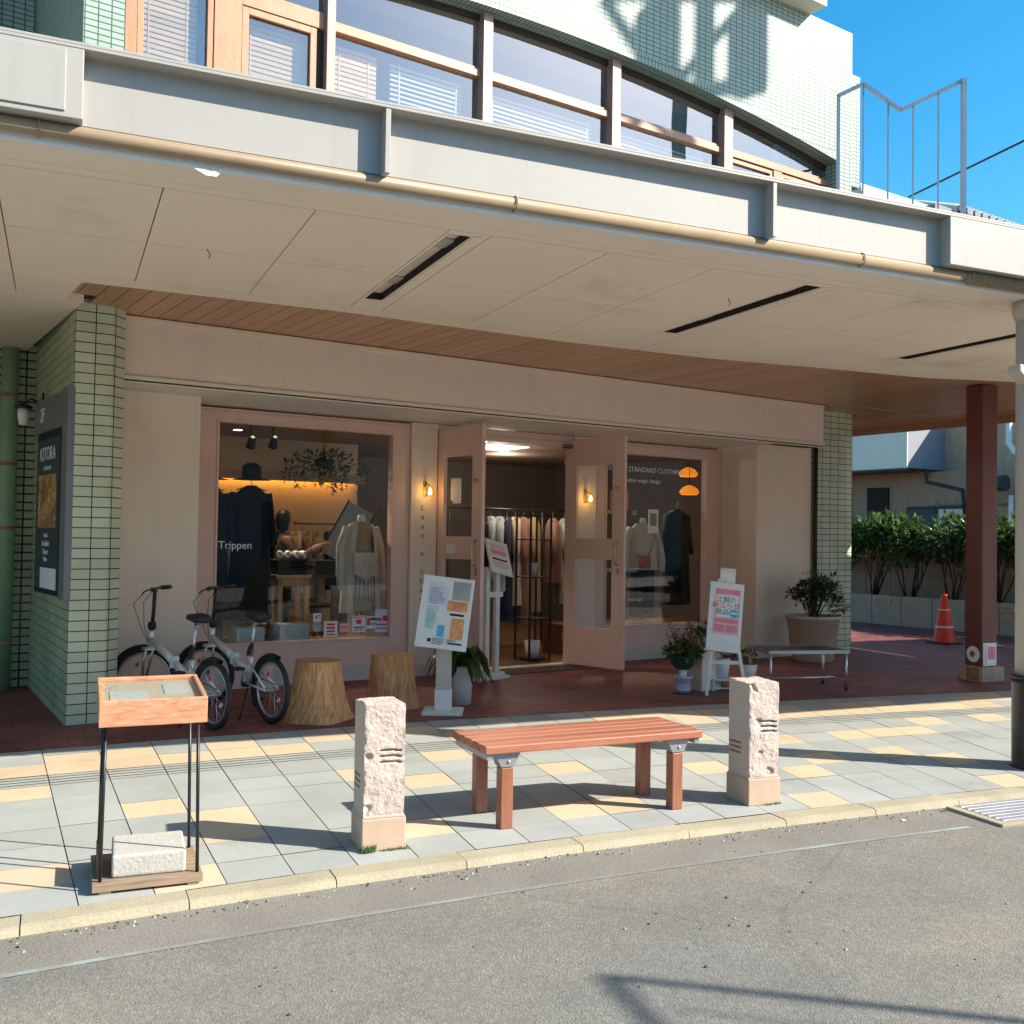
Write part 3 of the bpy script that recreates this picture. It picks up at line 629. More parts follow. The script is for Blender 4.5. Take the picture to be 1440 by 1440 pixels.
# walls of the shop front
g = MB(); g.box(1.99, 2.79, 9.10, 9.7, .0, 2.721, M['wall_beige']); g.build('front_wall', bp_, .004)
g = MB(); g.box(9.88, 10.93, 9.0, 9.7, .0, 2.76, M['wall_beige']); g.build('front_wall', bp_, .004)
g = MB(); g.box(1.99, 9.8795, 8.645, 9.72, 2.722, 2.761, M['white_paint']); g.box(1.99, 10.93, 8.9, 9.72, 2.762, 2.80, M['panel']); g.build('entry_soffit', bp_)
WY = 9.68
def show_window(name_x0, x1, z0, z1, gx0, gx1):
    g = MB(); x0 = name_x0
    g.box(x0, gx0, WY - .05, WY + .05, .15, 2.69, M['frame_pink']); g.box(gx1, x1, WY - .05, WY + .05, .15, 2.69, M['frame_pink'])
    g.box(gx0, gx1, WY - .05, WY + .05, z1, 2.69, M['frame_pink']); g.box(gx0, gx1, WY - .05, WY + .05, .15, z0, M['frame_pink'])
    fr = g.build('show_window', bp_, .004)
    g = MB(); w_ = .022
    g.box(gx0 - w_, gx0 - .0002, WY - .062, WY - .0505, z0 - w_, z1 + w_, M['frame_pink']); g.box(gx1 + .0002, gx1 + w_, WY - .062, WY - .0505, z0 - w_, z1 + w_, M['frame_pink'])
    g.box(gx0, gx1, WY - .062, WY - .0505, z1 + .0002, z1 + w_, M['frame_pink']); g.box(gx0, gx1, WY - .062, WY - .0505, z0 - w_, z0 - .0002, M['frame_pink'])
    g.box(x0 + .01, x1 - .01, WY - .066, WY - .0505, 2.655, 2.672, M['frame_pink']); g.box(x0 + .01, x1 - .01, WY - .07, WY - .0505, 2.676, 2.695, M['frame_pink'])
    g.build('moulding', fr, .002)
    g = MB(); g.box(x0 - .005, x1 + .005, WY - .068, WY + .05, 0, .1495, M['plinth']); g.build('plinth', fr, .003)
    g = MB(); g.quad((gx0, WY, z0), (gx1, WY, z0), (gx1, WY, z1), (gx0, WY, z1), M['glass_shop']); g.build('pane', fr)
    return fr
wl = show_window(2.795, 5.20, .435, 2.565, 3.135, 4.995)
wr = show_window(7.74, 9.875, .435, 2.555, 7.93, 9.62)
text('lettering', 'Trippen', M['white_ink'], wl, .105, TF(3.33, WY - .004, 1.38), .0008)
for s_, x, z, sz in (('DOUBLE STANDARD CLOTHING', 8.60, 2.37, .088), ('plantation magic design', 8.50, 2.235, .075), ('CARE', 8.02, 1.83, .075), ('LE', 8.42, 1.83, .075), ('COMME', 8.05, 1.11, .07), ('LOT', 8.42, 1.11, .07), ('and sept', 8.45, .75, .07)):
    text('lettering', s_, M['white_ink'], wr, sz, TF(x, WY - .004, z), .0008)
# pilasters with moulding and the vertical lettering
for xa, xb in ((5.205, 5.52), (7.40, 7.735)):
    g = MB(); g.box(xa, xb, WY - .09, WY + .06, .12, 2.7155, M['wall_beige']); g.box(xa, xb, WY - .105, WY + .06, 0, .1195, M['plinth']); g.build('pilaster', bp_, .004)
for i, ch in enumerate('Lean n Shanti'):
    if ch != ' ': text('lettering', ch, M['letter_red'], bp_, .085, TF(5.345, WY - .094, 1.80 - i * .098) , .001)
# entrance head and threshold
g = MB(); g.box(5.525, 7.395, WY - .06, WY + .06, 2.60, 2.715, M['frame_pink']); g.box(5.56, 7.36, WY - .075, WY - .0605, 2.58, 2.64, M['frame_pink']); g.build('door_head', bp_, .004)
g = MB(); g.box(5.53, 7.39, 9.60, 9.80, 0, .018, M['trim']); g.box(5.6, 7.3, 9.2, 9.58, .002, .012, M['stem']); g.build('threshold', bp_)
def door(hx, hy, ang, handle_side):
    d = bpy.data.objects.new('entrance_door', None); COL.objects.link(d); d.parent = bp_; d.location = (hx, hy, .02); d.rotation_euler = (0, 0, ang)
    wd, ht, th = .86, 2.645, .045
    g = MB(); a0, a1, p1, p2, p3, p4 = .17, .69, .45, 1.24, 1.48, 2.33
    h = th / 2
    g.box(0, a0, -h, h, 0, ht, M['frame_pink']); g.box(a1, wd, -h, h, 0, ht, M['frame_pink'])
    for z0, z1 in ((0, p1), (p2, p3), (p4, ht)): g.box(a0, a1, -h, h, z0, z1, M['frame_pink'])
    g.build('leaf', d, .003)
    for z0, z1 in ((p1, p2), (p3, p4)):
        g = MB(); g.quad((a0, 0, z0), (a1, 0, z0), (a1, 0, z1), (a0, 0, z1), M['glass_shop']); g.build('pane', d)
    g = MB()
    for z0 in (.25, 1.30, 2.35): g.tube([(-.004, -h - .004, z0), (-.004, -h - .004, z0 + .10)], .008, M['brass'], 8)
    g.box(wd - .10, wd - .06, -h - .002, -h - .0003, 1.08, 1.15, M['brass']); g.box(wd - .10, wd - .06, h + .0003, h + .002, 1.08, 1.15, M['brass']); g.build('hinges_and_lock', d)
    g = MB()
    for sgn in (-1, 1):
        g.tube([(wd - .09, sgn * h, 1.18), (wd - .09, sgn * (h + .05), 1.20), (wd - .09, sgn * (h + .05), 1.42), (wd - .09, sgn * h, 1.44)], .010, M['brass'], 8)
    g.build('handle', d)
    g = MB(); g.lathe([(0, 0), (.022, .002), (.024, .02), (0, .032)], M['brass'], 14, T=Matrix.Translation((wd - .10, -h, 2.06)) @ Matrix.Rotation(R(90), 4, 'X')); g.build('knob', d)
    return d
dl = door(5.555, 9.66, math.atan2(-.86, .06), 1)
dr = door(7.33, 9.66, math.atan2(-.80, .205), 1)
g = MB(); g.box(.36, .50, -.03, -.0235, 1.83, 2.08, M['paper']); g.build('notice', dl)
g = MB(); g.box(.24, .40, -.03, -.0235, 1.30, 1.40, M['paper']); g.box(.24, .40, .0235, .03, 1.30, 1.40, M['paper']); g.build('notice', dl)
g = MB(); g.box(.27, .46, .003, .006, 1.86, 2.10, M['paper']); g.build('notice', dl)
g = MB(); g.box(7.22, 7.40, WY - .13, WY - .07, 2.56, 2.60, M['black_metal']); g.box(7.18, 7.3, WY - .16, WY - .13, 2.57, 2.585, M['steel_grey']); g.build('door_closer', bp_, .002)
for x in (5.75, 6.9, 8.8):
    g = MB(); g.lathe([(.045, 0), (.062, 0), (.062, .006)], M['trim'], 18, (x, 9.28, 2.708)); dwn = g.build('downlight', bp_)
    g = MB(); g.lathe([(0, 0), (.044, 0)], M['spotlamp'], 18, (x, 9.28, 2.711)); g.build('lamp_face', dwn)
# inside of the shop
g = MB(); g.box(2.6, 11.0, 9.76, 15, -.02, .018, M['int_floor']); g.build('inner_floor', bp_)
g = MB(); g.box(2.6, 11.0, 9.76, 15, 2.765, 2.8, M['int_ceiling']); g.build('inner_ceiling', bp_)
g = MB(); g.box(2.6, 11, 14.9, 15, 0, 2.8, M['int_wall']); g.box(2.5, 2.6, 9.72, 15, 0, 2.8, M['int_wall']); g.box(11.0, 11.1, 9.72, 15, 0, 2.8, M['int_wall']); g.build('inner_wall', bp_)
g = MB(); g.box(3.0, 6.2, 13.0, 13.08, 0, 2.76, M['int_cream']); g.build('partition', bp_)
g = MB(); g.box(3.0, 6.2, 12.80, 12.99, 2.27, 2.31, M['int_ceiling']); g.box(3.0, 6.2, 12.78, 12.7995, 2.2, 2.31, M['int_ceiling']); cv = g.build('cove', bp_)
g = MB(); g.box(3.05, 6.1, 12.90, 12.94, 2.245, 2.265, M['warm']); g.build('cove_lamp', cv)
g = MB(); g.box(7.35, 8.15, 11.6, 12.3, 2.750, 2.764, M['cool']); g.build('ceiling_panel_lamp', bp_)
for x, y in ((7.6, 10.6), (7.25, 11.4), (8.1, 10.9), (6.4, 11.8), (4.2, 12.2), (9.5, 11)):
    g = MB(); g.lathe([(0, 0), (.05, 0)], M['spotlamp'], 14, (x, y, 2.762)); g.build('downlight', bp_)
for x, y, z in ((4.11, 11.5, 2.50), (4.38, 11.5, 2.52)):
    g = MB(); Tm = Matrix.Translation((x, y, z)) @ Matrix.Rotation(R(35), 4, 'X')
    g.lathe([(.03, .14), (.045, .12), (.055, 0)], M['black_metal'], 14, T=Tm, close=False); g.tube([(x, y, z + .1), (x, y, 2.765)], .01, M['black_metal'], 6); sp = g.build('spotlight', bp_)
    g = MB(); g.lathe([(0, .01), (.052, .01)], M['spotlamp'], 14, T=Tm); g.build('lamp_face', sp)
def spot(name, loc, target, watts, size=70):
    l_ = bpy.data.lights.new(name, 'SPOT'); o_ = bpy.data.objects.new(name, l_); COL.objects.link(o_)
    l_.energy = watts; l_.spot_size = R(size); l_.spot_blend = .6; l_.color = (1, .80, .55); l_.shadow_soft_size = .05
    o_.location = BW(*loc); o_.rotation_euler = (BW(*target) - BW(*loc)).to_track_quat('-Z', 'Y').to_euler(); o_.parent = None
spot('spot_beam', (4.11, 11.42, 2.46), (4.85, 10.15, 1.2), 50); spot('spot_beam', (4.38, 11.42, 2.48), (4.3, 10.8, 1.1), 10)
spot('spot_beam', (8.1, 10.9, 2.74), (8.1, 11.6, 0), 20, 120); spot('spot_beam', (9.5, 11.0, 2.74), (9.0, 10.1, 1.1), 50, 60)
for lx, ly, w_ in ((7.8, 11.9, 12), (8.6, 12.9, 9)):
    l_ = bpy.data.lights.new('ceiling_fill', 'POINT'); o_ = bpy.data.objects.new('ceiling_fill', l_); COL.objects.link(o_); l_.energy = w_; l_.color = (1, .84, .66); l_.shadow_soft_size = .12; o_.location = BW(lx, ly, 2.62)  # fill points added to brighten the shop, standing in for ceiling lights
# window display floors
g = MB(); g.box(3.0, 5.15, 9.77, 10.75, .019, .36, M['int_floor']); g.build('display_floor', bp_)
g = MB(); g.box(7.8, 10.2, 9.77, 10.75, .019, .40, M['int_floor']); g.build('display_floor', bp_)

# upper wall with the shallow arched opening
UA = 8.40
def arc(x): return 6.76 - .019 * (x - 6.2) ** 2
ZT = 8.12; XR = 10.94
g = MB(); xs = [1.905 + (10.66 - 1.905) * i / 40 for i in range(41)]
def wall(x0, x1, z0, z1): g.quad((x0, UA, z0), (x1, UA, z0), (x1, UA, z1), (x0, UA, z1), M['mosaic'])
wall(1.59, 1.905, 3.4, ZT); wall(10.66, XR, 3.4, ZT)
for a, b_ in zip(xs, xs[1:]):
    g.quad((a, UA, arc(a) + .10), (b_, UA, arc(b_) + .10), (b_, UA, ZT), (a, UA, ZT), M['mosaic'])
    g.quad((a, UA, 3.4), (b_, UA, 3.4), (b_, UA, 4.9), (a, UA, 4.9), M['mosaic'])
g.box(XR, XR + .001, UA, 12, 3.4, ZT, M['mosaic'])
g.quad((1.59, UA, ZT), (XR, UA, ZT), (XR, UA + .3, ZT), (1.59, UA + .3, ZT), M['concrete'])
g.quad((1.59, UA, 3.4), (1.59, UA, ZT), (1.59, 12, ZT), (1.59, 12, 3.4), M['mosaic'])
g.build('upper_wall', bp_)
g = MB()
for a, b_ in zip(xs, xs[1:]):
    g.quad((a, UA - .004, arc(a)), (b_, UA - .004, arc(b_)), (b_, UA - .004, arc(b_) + .1), (a, UA - .004, arc(a) + .1), M['mosaic_edge'])
    g.quad((a, UA - .004, arc(a)), (a, UA + .25, arc(a)), (b_, UA + .25, arc(b_)), (b_, UA - .004, arc(b_)), M['mosaic_edge'])
    g.quad((a, UA - .004, arc(a) + .1), (b_, UA - .004, arc(b_) + .1), (b_, UA, arc(b_) + .1), (a, UA, arc(a) + .1), M['mosaic_edge'])
g.quad((10.66, UA, 4.9), (10.66, UA + .25, 4.9), (10.66, UA + .25, arc(10.66)), (10.66, UA, arc(10.66)), M['mosaic'])
g.quad((1.905, UA, 4.9), (1.905, UA, arc(1.905)), (1.905, UA + .25, arc(1.905)), (1.905, UA + .25, 4.9), M['mosaic'])
g.build('arch_edge', bp_)
g = MB(); g.box(XR + .002, 11.17, UA + .05, UA + .6, 6.15, 7.62, M['mosaic']); g.build('tiled_bay', bp_)
g = MB(); g.box(XR + .05, XR + .11, UA + .2, UA + .3, 7.621, 7.76, M['black_metal']); g.build('vent_box', bp_)
g = MB(); g.box(-1, 10.12, 8.15, 10.5, ZT + .001, ZT + .25, M['panel']); g.build('balcony_slab', bp_)
# left wing behind the drain pipe, upper level
g = MB(); g.box(-4, 1.58, 10.7, 10.8, 4.5, 9, M['mosaic']); g.tube([(1.15, 10.58, 3.5), (1.15, 10.58, 9)], .075, M['pipe_green'], 14); g.build('upper_side_wall', bp_)
# upper windows: mullions, transoms, sashes, panes, blinds
WU = 8.60
def part(name, *boxes, m=None, parent=bp_, bev=.003):
    g = MB()
    for bx in boxes: g.box(*bx, m)
    return g.build(name, parent, bev)
mull = [(1.905, 2.03, 'win_frame'), (2.665, 2.905, 'win_frame'), (3.67, 3.752, 'mullion'), (5.342, 5.452, 'mullion'), (7.008, 7.129, 'mullion'), (8.725, 8.868, 'mullion')]
for a, b_, k_ in mull:
    part('mullion', (a, b_, WU - (.10 if k_ == 'mullion' else .04), WU + .05, 4.9, arc((a + b_) / 2) - .002), m=M[k_])
part('transom', (2.9055, 3.6695, WU - .04, WU + .04, 6.085, 6.235), m=M['win_frame'])
for a, b_ in ((3.7525, 5.3415), (5.4525, 7.0075), (7.1295, 8.7245), (8.8685, 10.66)):
    part('transom', (a, b_, WU - .05, WU + .04, 6.10, 6.165), (a, b_, WU - .03, WU + .04, 6.1655, 6.20), m=M['win_frame'])
bays = [(2.03, 2.665, 4.9, 6.62, None, 'wood'), (2.905, 3.67, 4.9, 6.085, None, 'wood'), (3.7525, 5.3415, 4.9, 6.10, None, 'mixed'), (5.4525, 7.0075, 4.9, 6.10, None, 'white'), (7.1295, 8.7245, 4.9, 6.10, None, 'white'), (8.8685, 10.66, 4.9, 6.10, None, None)]
def pane(a, b_, z0, z1fn, par=bp_):
    g = MB(); k_ = 8
    X2 = [a + (b_ - a) * i / k_ for i in range(k_ + 1)]
    g.add([(x, WU + .005, z0) for x in X2] + [(x, WU + .005, z1fn(x)) for x in X2], [(i, i + 1, i + k_ + 2, i + k_ + 1) for i in range(k_)], M['glass_upper'])
    return g.build('window_pane', par)
for a, b_, z0, z1, _, bl in bays:
    pane(a, b_, z0, (lambda x: z1))
    if bl:
        halves = [(a, b_, bl)] if bl != 'mixed' else [(a, a + .62, 'wood'), (a + .63, b_, 'white')]
        for xa, xb, kk in halves:
            g = MB(); z = 5.0
            zt = 6.55 if a < 2.5 else 6.05
            while z < zt:
                g.box(xa + .03, xb - .03 - (.08 if kk == 'wood' else .1), WU + .10, WU + .125, z, z + (.034 if kk == 'wood' else .016), M['blind_' + kk]); z += .046
            for xx in (xa + .12, xb - .2): g.box(xx, xx + .012, WU + .095, WU + .0985, 5.0, zt, M['blind_' + kk])
            g.build('blind', bp_)
for a, b_ in ((2.905, 3.67), (3.7525, 5.3415), (5.4525, 7.0075), (7.1295, 8.7245), (8.8685, 10.655)):
    pane(a, b_, 6.2 if a > 3 else 6.235, lambda x: arc(x) - .001)
def sash(a, b_, z0, z1, w=.06):
    part('sash', (a, a + w, WU - .03, WU + .0, z0, z1), (b_ - w, b_, WU - .03, WU + .0, z0, z1), (a + w, b_ - w, WU - .03, WU + .0, z1 - w, z1), m=M['win_frame'])
sash(2.035, 2.66, 4.9, 6.62, .05); sash(2.91, 3.60, 4.9, 6.08, .06); part('sash_stop', (3.605, 3.665, WU - .02, WU + .03, 4.9, 6.08), m=M['dark_brown'])
sash(8.875, 9.64, 4.9, 6.09, .05); sash(9.80, 10.5, 4.9, 6.09, .05); part('sash_post', (9.645, 9.795, WU - .045, WU + .03, 4.9, 6.095), m=M['win_frame'])
for a, b_ in ((2.905, 3.67), (3.7525, 5.3415), (5.4525, 7.0075), (7.1295, 8.7245), (8.8685, 10.655)):      # head board under the arch
    g = MB(); X2 = [a + (b_ - a) * i / 8 for i in range(9)]
    g.add([(x, WU - .02, arc(x) - .06) for x in X2] + [(x, WU - .02, arc(x) - .001) for x in X2], [(i, i + 1, i + 10, i + 9) for i in range(8)], M['dark_brown'])
    g.add([(x, WU - .02, arc(x) - .06) for x in X2] + [(x, WU + .004, arc(x) - .06) for x in X2], [(i + 1, i, i + 9, i + 10) for i in range(8)], M['dark_brown'])
    g.build('head_board', bp_)
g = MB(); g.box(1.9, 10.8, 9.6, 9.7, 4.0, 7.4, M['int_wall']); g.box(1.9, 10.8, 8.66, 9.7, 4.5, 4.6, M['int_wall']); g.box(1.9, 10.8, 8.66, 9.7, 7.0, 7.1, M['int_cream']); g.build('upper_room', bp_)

# wall lamps
def sconce(x, y, z, label, kind=True):
    t = thing('wall_lamp', label, 'lamp', BW(x, y, z), Q, 'brass wall lamps of the shop')
    g = MB(); g.box(-.022, .022, -.012, 0, -.06, .09, M['brass']); g.tube([(0, -.01, .03), (0, -.06, .06), (0, -.10, .05), (0, -.11, .03)], .008, M['brass'], 8); g.build('bracket', t)
    g = MB(); g.lathe([(.018, .03), (.03, .02), (.062, -.075)], M['lamp_glass'], 18, (0, -.11, 0), close=False); g.build('shade', t)
    g = MB(); g.lathe([(0, -.05), (.014, -.042), (.018, -.025), (.010, .0), (.008, .015)], M['bulb'], 12, (0, -.11, 0)); g.build('bulb', t)
    return t
sconce(5.37, WY - .092, 1.99, 'brass wall lamp lit on beige pilaster left of the open doors')
sconce(7.56, WY - .092, 1.99, 'brass wall lamp lit behind the glass of the right door')
t = thing('wall_lamp', 'unlit black lantern lamp on side of the left tiled pillar', 'lamp', BW(1.60, 9.75, 2.55), Q + R(-90))
g = MB(); g.box(-.03, .03, -.015, 0, -.12, .16, M['black_metal']); g.tube([(0, -.015, .06), (0, -.10, .10), (0, -.16, .06)], .010, M['black_metal'], 8); g.lathe([(.02, .06), (.075, .03), (.075, .01)], M['black_metal'], 16, (0, -.16, 0)); g.build('bracket', t)
g = MB(); g.lathe([(.045, .01), (.05, -.05), (.035, -.13), (0, -.14)], M['pot_white'], 16, (0, -.16, 0)); g.build('globe', t)

# sign case on the side of the left pillar (faces left, towards -x of the building)
t = thing('sign_case', 'grey wall case with dark menu posters on left tiled pillar', 'sign', BW(1.585, 9.02, 0), Q + R(-88))
# local: x runs along the wall from back (-) to front (+), -y sticks out of the wall
g = MB(); g.box(.44, .62, -.055, 0, .96, 2.62, M['grey_sign']); g.box(-.62, .4395, -.05, 0, 2.32, 2.60, M['grey_sign']); g.box(-.62, .4395, -.02, 0, .97, 2.319, M['dark']); g.build('case', t, .004)
g = MB(); g.box(-.52, .30, -.034, -.021, 1.02, 2.26, M['slate']); po = g.build('poster', t)
g = MB(); g.box(-.46, .20, -.038, -.0345, 1.52, 1.96, M['food']); g.build('photo', po)
g = MB(); g.box(-.30, .26, -.040, -.0345, 1.02, 1.19, M['paper']); g.build('price_list', po)
for s_, z, sz, mm in (('KITORA', 2.13, .16, 'white_ink'), ('restaurant', 2.02, .07, 'teal_ink'), ('Lunch', 1.46, .06, 'white_ink'), ('Breakfast', 1.39, .07, 'white_ink'), ('Dinner', 1.32, .07, 'white_ink'), ('Wine', 1.26, .06, 'white_ink')):
    text('lettering', s_, M[mm], po, sz, TF(-.12, -.040, z), .001)
text('lettering', '2F', M['white_ink'], t, .17, TF(-.30, -.052, 2.46), .001)

# ------------------------------------------------------------------ things in the windows
def mannequin(name_label, x, y, z0, rz, kind):
    t = thing('mannequin', name_label, 'mannequin', BW(x, y, z0), Q + rz)
    g = MB(); mm = M['cloth_tan'] if kind == 'cardigan' else M['cloth_cream']
    g.lathe([(.03, 1.36), (.042, 1.33), (.045, 1.26)], M['pot_white'], 16); g.build('neck', t)
    g = MB(); secs = [(.10, .07, .86), (.155, .10, .92), (.15, .095, 1.0), (.125, .085, 1.06), (.165, .105, 1.17), (.17, .10, 1.22), (.12, .07, 1.265), (.05, .045, 1.285)]
    vs = []; fs = []; n = 20
    for a, b_, z in secs:
        for j in range(n): q = 2 * math.pi * j / n; vs.append((a * math.cos(q), b_ * math.sin(q), z))
    for i in range(len(secs) - 1):
        for j in range(n): fs.append((i * n + j, i * n + (j + 1) % n, (i + 1) * n + (j + 1) % n, (i + 1) * n + j))
    g.add(vs, fs, mm, True); g.build('bodice', t)
    g = MB(); g.tube([(0, 0, 0), (0, 0, .9)], .012, M['chrome'], 8); g.lathe([(.15, 0), (.15, .01), (.02, .02)], M['steel_grey'], 20); g.build('stand', t)
    if kind == 'cardigan':
        g = MB(); n = 40; secs = [(.13, .08, 1.265, .5), (.185, .12, 1.20, .5), (.20, .13, 1.05, .55), (.205, .135, .85, .6), (.22, .14, .55, .6), (.235, .15, .30, .6)]
        vs = []; fs = []
        for a, b_, z, op in secs:                 # open front: skip an angular window facing the street
            for j in range(n + 1):
                q = -math.pi / 2 + op + (2 * math.pi - 2 * op) * j / n; w = 1 + .03 * math.sin(j * 1.9)
                vs.append((a * math.cos(q) * w, b_ * math.sin(q) * w, z))
        for i in range(len(secs) - 1):
            for j in range(n): fs.append((i * (n + 1) + j, i * (n + 1) + j + 1, (i + 1) * (n + 1) + j + 1, (i + 1) * (n + 1) + j))
        g.add(vs, fs, M['cloth_cream'], True)
        for s_ in (-1, 1): g.tube([(s_ * .16, 0, 1.22), (s_ * .235, .01, 1.02), (s_ * .25, -.02, .72), (s_ * .245, -.05, .55)], .052, M['cloth_cream'], 12, .042)
        for i in range(5): g.lathe([(0, 0), (.011, 0), (.011, .005)], M['pot_white'], 10, T=Matrix.Translation((.105, -.135 - .002 * i, 1.0 - i * .15)) @ Matrix.Rotation(R(90), 4, 'X'))
        g.build('cardigan', t)
        g = MB(); vs = []; fs = []; n = 48
        for k_, (rr_, z) in enumerate(((.135, .98), (.16, .85), (.165, .70), (.17, .32))):
            for j in range(n): q = 2 * math.pi * j / n; w = 1 + (.05 * math.sin(j * 1.7) if k_ else 0); vs.append((rr_ * math.cos(q) * w, rr_ * .72 * math.sin(q) * w, z + (.02 * math.sin(q * 3) if k_ == 3 else 0)))
        for i in range(3):
            for j in range(n): fs.append((i * n + j, i * n + (j + 1) % n, (i + 1) * n + (j + 1) % n, (i + 1) * n + j))
        g.add(vs, fs, M['cloth_grey'], True); g.build('skirt', t)
        g = MB()
        for x_ in (-.09, -.05, .04, .07): g.tube([(x_, -.135, .95), (x_ * 1.1, -.15, .7), (x_ * 1.15, -.155, .42)], .006, M['cloth_cream'], 6)
        g.prism([(-.15, .95), (.15, .95), (.13, .72), (.03, .66), (0, .60), (-.03, .66), (-.13, .72)], 'y', -.142, -.128, M['cloth_cream']); g.build('sash', t)
    else:
        g = MB(); vs = []; fs = []; n = 28
        for a, b_, z in ((.10, .07, 1.285), (.185, .12, 1.21), (.205, .135, 1.05), (.215, .14, .85), (.22, .145, .68)):
            for j in range(n): q = 2 * math.pi * j / n; w = 1 + .025 * math.sin(j * 2.1); vs.append((a * math.cos(q) * w, b_ * math.sin(q) * w, z))
        for i in range(4):
            for j in range(n): fs.append((i * n + j, i * n + (j + 1) % n, (i + 1) * n + (j + 1) % n, (i + 1) * n + j))
        g.add(vs, fs, M['cloth_cream'], True)
        for s_ in (-1, 1): g.tube([(s_ * .165, 0, 1.225), (s_ * .245, .01, 1.02), (s_ * .27, -.03, .82), (s_ * .25, -.06, .66)], .062, M['cloth_cream'], 12, .05)
        g.build('sweater', t)
        g = MB()
        for s_ in (-1, 1): g.tube([(s_ * .075, 0, .70), (s_ * .085, 0, .40), (s_ * .09, 0, .06)], .095, M['cloth_black'], 14, .085)
        g.build('trousers', t)
    return t
mannequin('headless mannequin in open cream cardigan and grey skirt, left window', 4.87, 10.1, .36, 0, 'cardigan')
mz = mannequin('headless mannequin in white sweater and black trousers, right window', 8.95, 10.12, .42, R(-12), 'sweater')
t = thing('shoulder_bag', 'small brick red shoulder bag hung on the white sweater', 'bag', BW(8.83, 9.93, 1.12), Q)
g = MB(); g.prism([(-.075, .0), (.075, .0), (.085, .05), (.07, .17), (-.07, .17), (-.085, .05)], 'y', -.03, .03, M['bag_red']); g.build('body', t, .012)
g = MB(); g.tube([(.05, 0, .16), (.16, .0, .38), (.25, .12, .60), (.20, .25, .58), (.05, .3, .4), (-.05, .2, .2), (-.06, .02, .16)], .006, M['bag_red'], 6); g.build('strap', t)
def coat(name, label, x, y, ztop, ln, w, m, hat=False, rz=0, group=None, hem=1.25):
    t = thing(name, label, 'garment', BW(x, y, ztop), Q + rz, group)
    g = MB(); vs = []; fs = []; n = 24; rr_ = random.Random(int(x * 100))
    secs = [(.05, .04, 0), (w * .55, .07, -.04), (w, .10, -.12), (w * 1.02, .11, -.4 * ln), (w * (1 + hem) / 2, .12, -.7 * ln), (w * hem, .13, -ln)]
    for k_, (a, b_, z) in enumerate(secs):
        for j in range(n):
            q = 2 * math.pi * j / n; f = 1 + (.045 * math.sin(j * 2.3 + x) * k_ / 5)
            vs.append((a * math.cos(q) * f, b_ * math.sin(q) * f, z))
    for i in range(len(secs) - 1):
        for j in range(n): fs.append((i * n + j, i * n + (j + 1) % n, (i + 1) * n + (j + 1) % n, (i + 1) * n + j))
    g.add(vs, fs, m, True); g.build('body', t)
    g = MB()
    for s_ in (-1, 1): g.tube([(s_ * w * .85, 0, -.08), (s_ * w * 1.15, 0, -.35 * ln), (s_ * w * 1.2, -.02, -.62)], .055, m, 10, .045)
    g.build('sleeves', t)
    if hat:
        g = MB(); g.lathe([(.20, .06), (.12, .075), (.10, .09), (.095, .20), (.05, .235), (0, .24)], m, 20); g.build('hat', t)
    g = MB(); g.tube([(0, 0, -.02), (0, 0, .05), (.02, 0, .075), (0, 0, .10)], .004, M['chrome'], 6); g.tube([(-w * .8, 0, -.05), (0, 0, .0), (w * .8, 0, -.05)], .008, M['table_wood'], 6); g.build('hanger', t)
    return t
coat('black_coat', 'long black coat hanging at left edge of the left window', 3.22, 10.2, 1.98, 1.35, .20, M['cloth_black'], True)
coat('black_coat', 'black coat with brimmed hat, right of the window edge coat', 3.72, 10.35, 2.0, 1.4, .20, M['cloth_black'], True)
coat('black_coat', 'long black coat beside the orange lamps in right window', 9.68, 10.25, 1.92, 1.3, .20, M['cloth_black'])
# clothes rail and garments seen through the doorway
t = thing('clothes_rail', 'thin black clothes rail inside the open doorway', 'clothes rail', BW(7.9, 11.5, .018), Q)
g = MB(); g.tube([(-1.1, 0, 1.86), (1.0, 0, 1.86)], .014, M['black_metal'], 8); g.build('rail', t)
for x_ in (-1.1, .42, 1.0):
    g = MB(); g.tube([(x_, 0, 0), (x_, 0, 1.87)], .014, M['black_metal'], 8); g.build('upright', t)
gar = [(7.33, 'cloth_black', 'black top', .75), (7.46, 'cloth_pale', 'pale blue shirt', .85), (7.60, 'cloth_pale', 'pale blue long shirt', 1.0), (7.72, 'cloth_navy', 'navy blue dress', 1.4), (7.86, 'cloth_cream', 'cream dress', 1.2), (8.0, 'cloth_brown', 'dusty brown long coat', 1.45), (8.16, 'cloth_tan', 'tan coat', 1.3), (8.5, 'cloth_brown', 'maroon brown jacket', .9), (8.7, 'cloth_grey', 'grey coat', 1.2)]
for x_, mk, nm, ln in gar:
    coat('hanging_garment', nm + ' hanging on the rail inside the doorway', x_, 11.5, 1.78, ln, .20, M[mk], rz=R(58), group='garments on the doorway rail', hem=1.05)
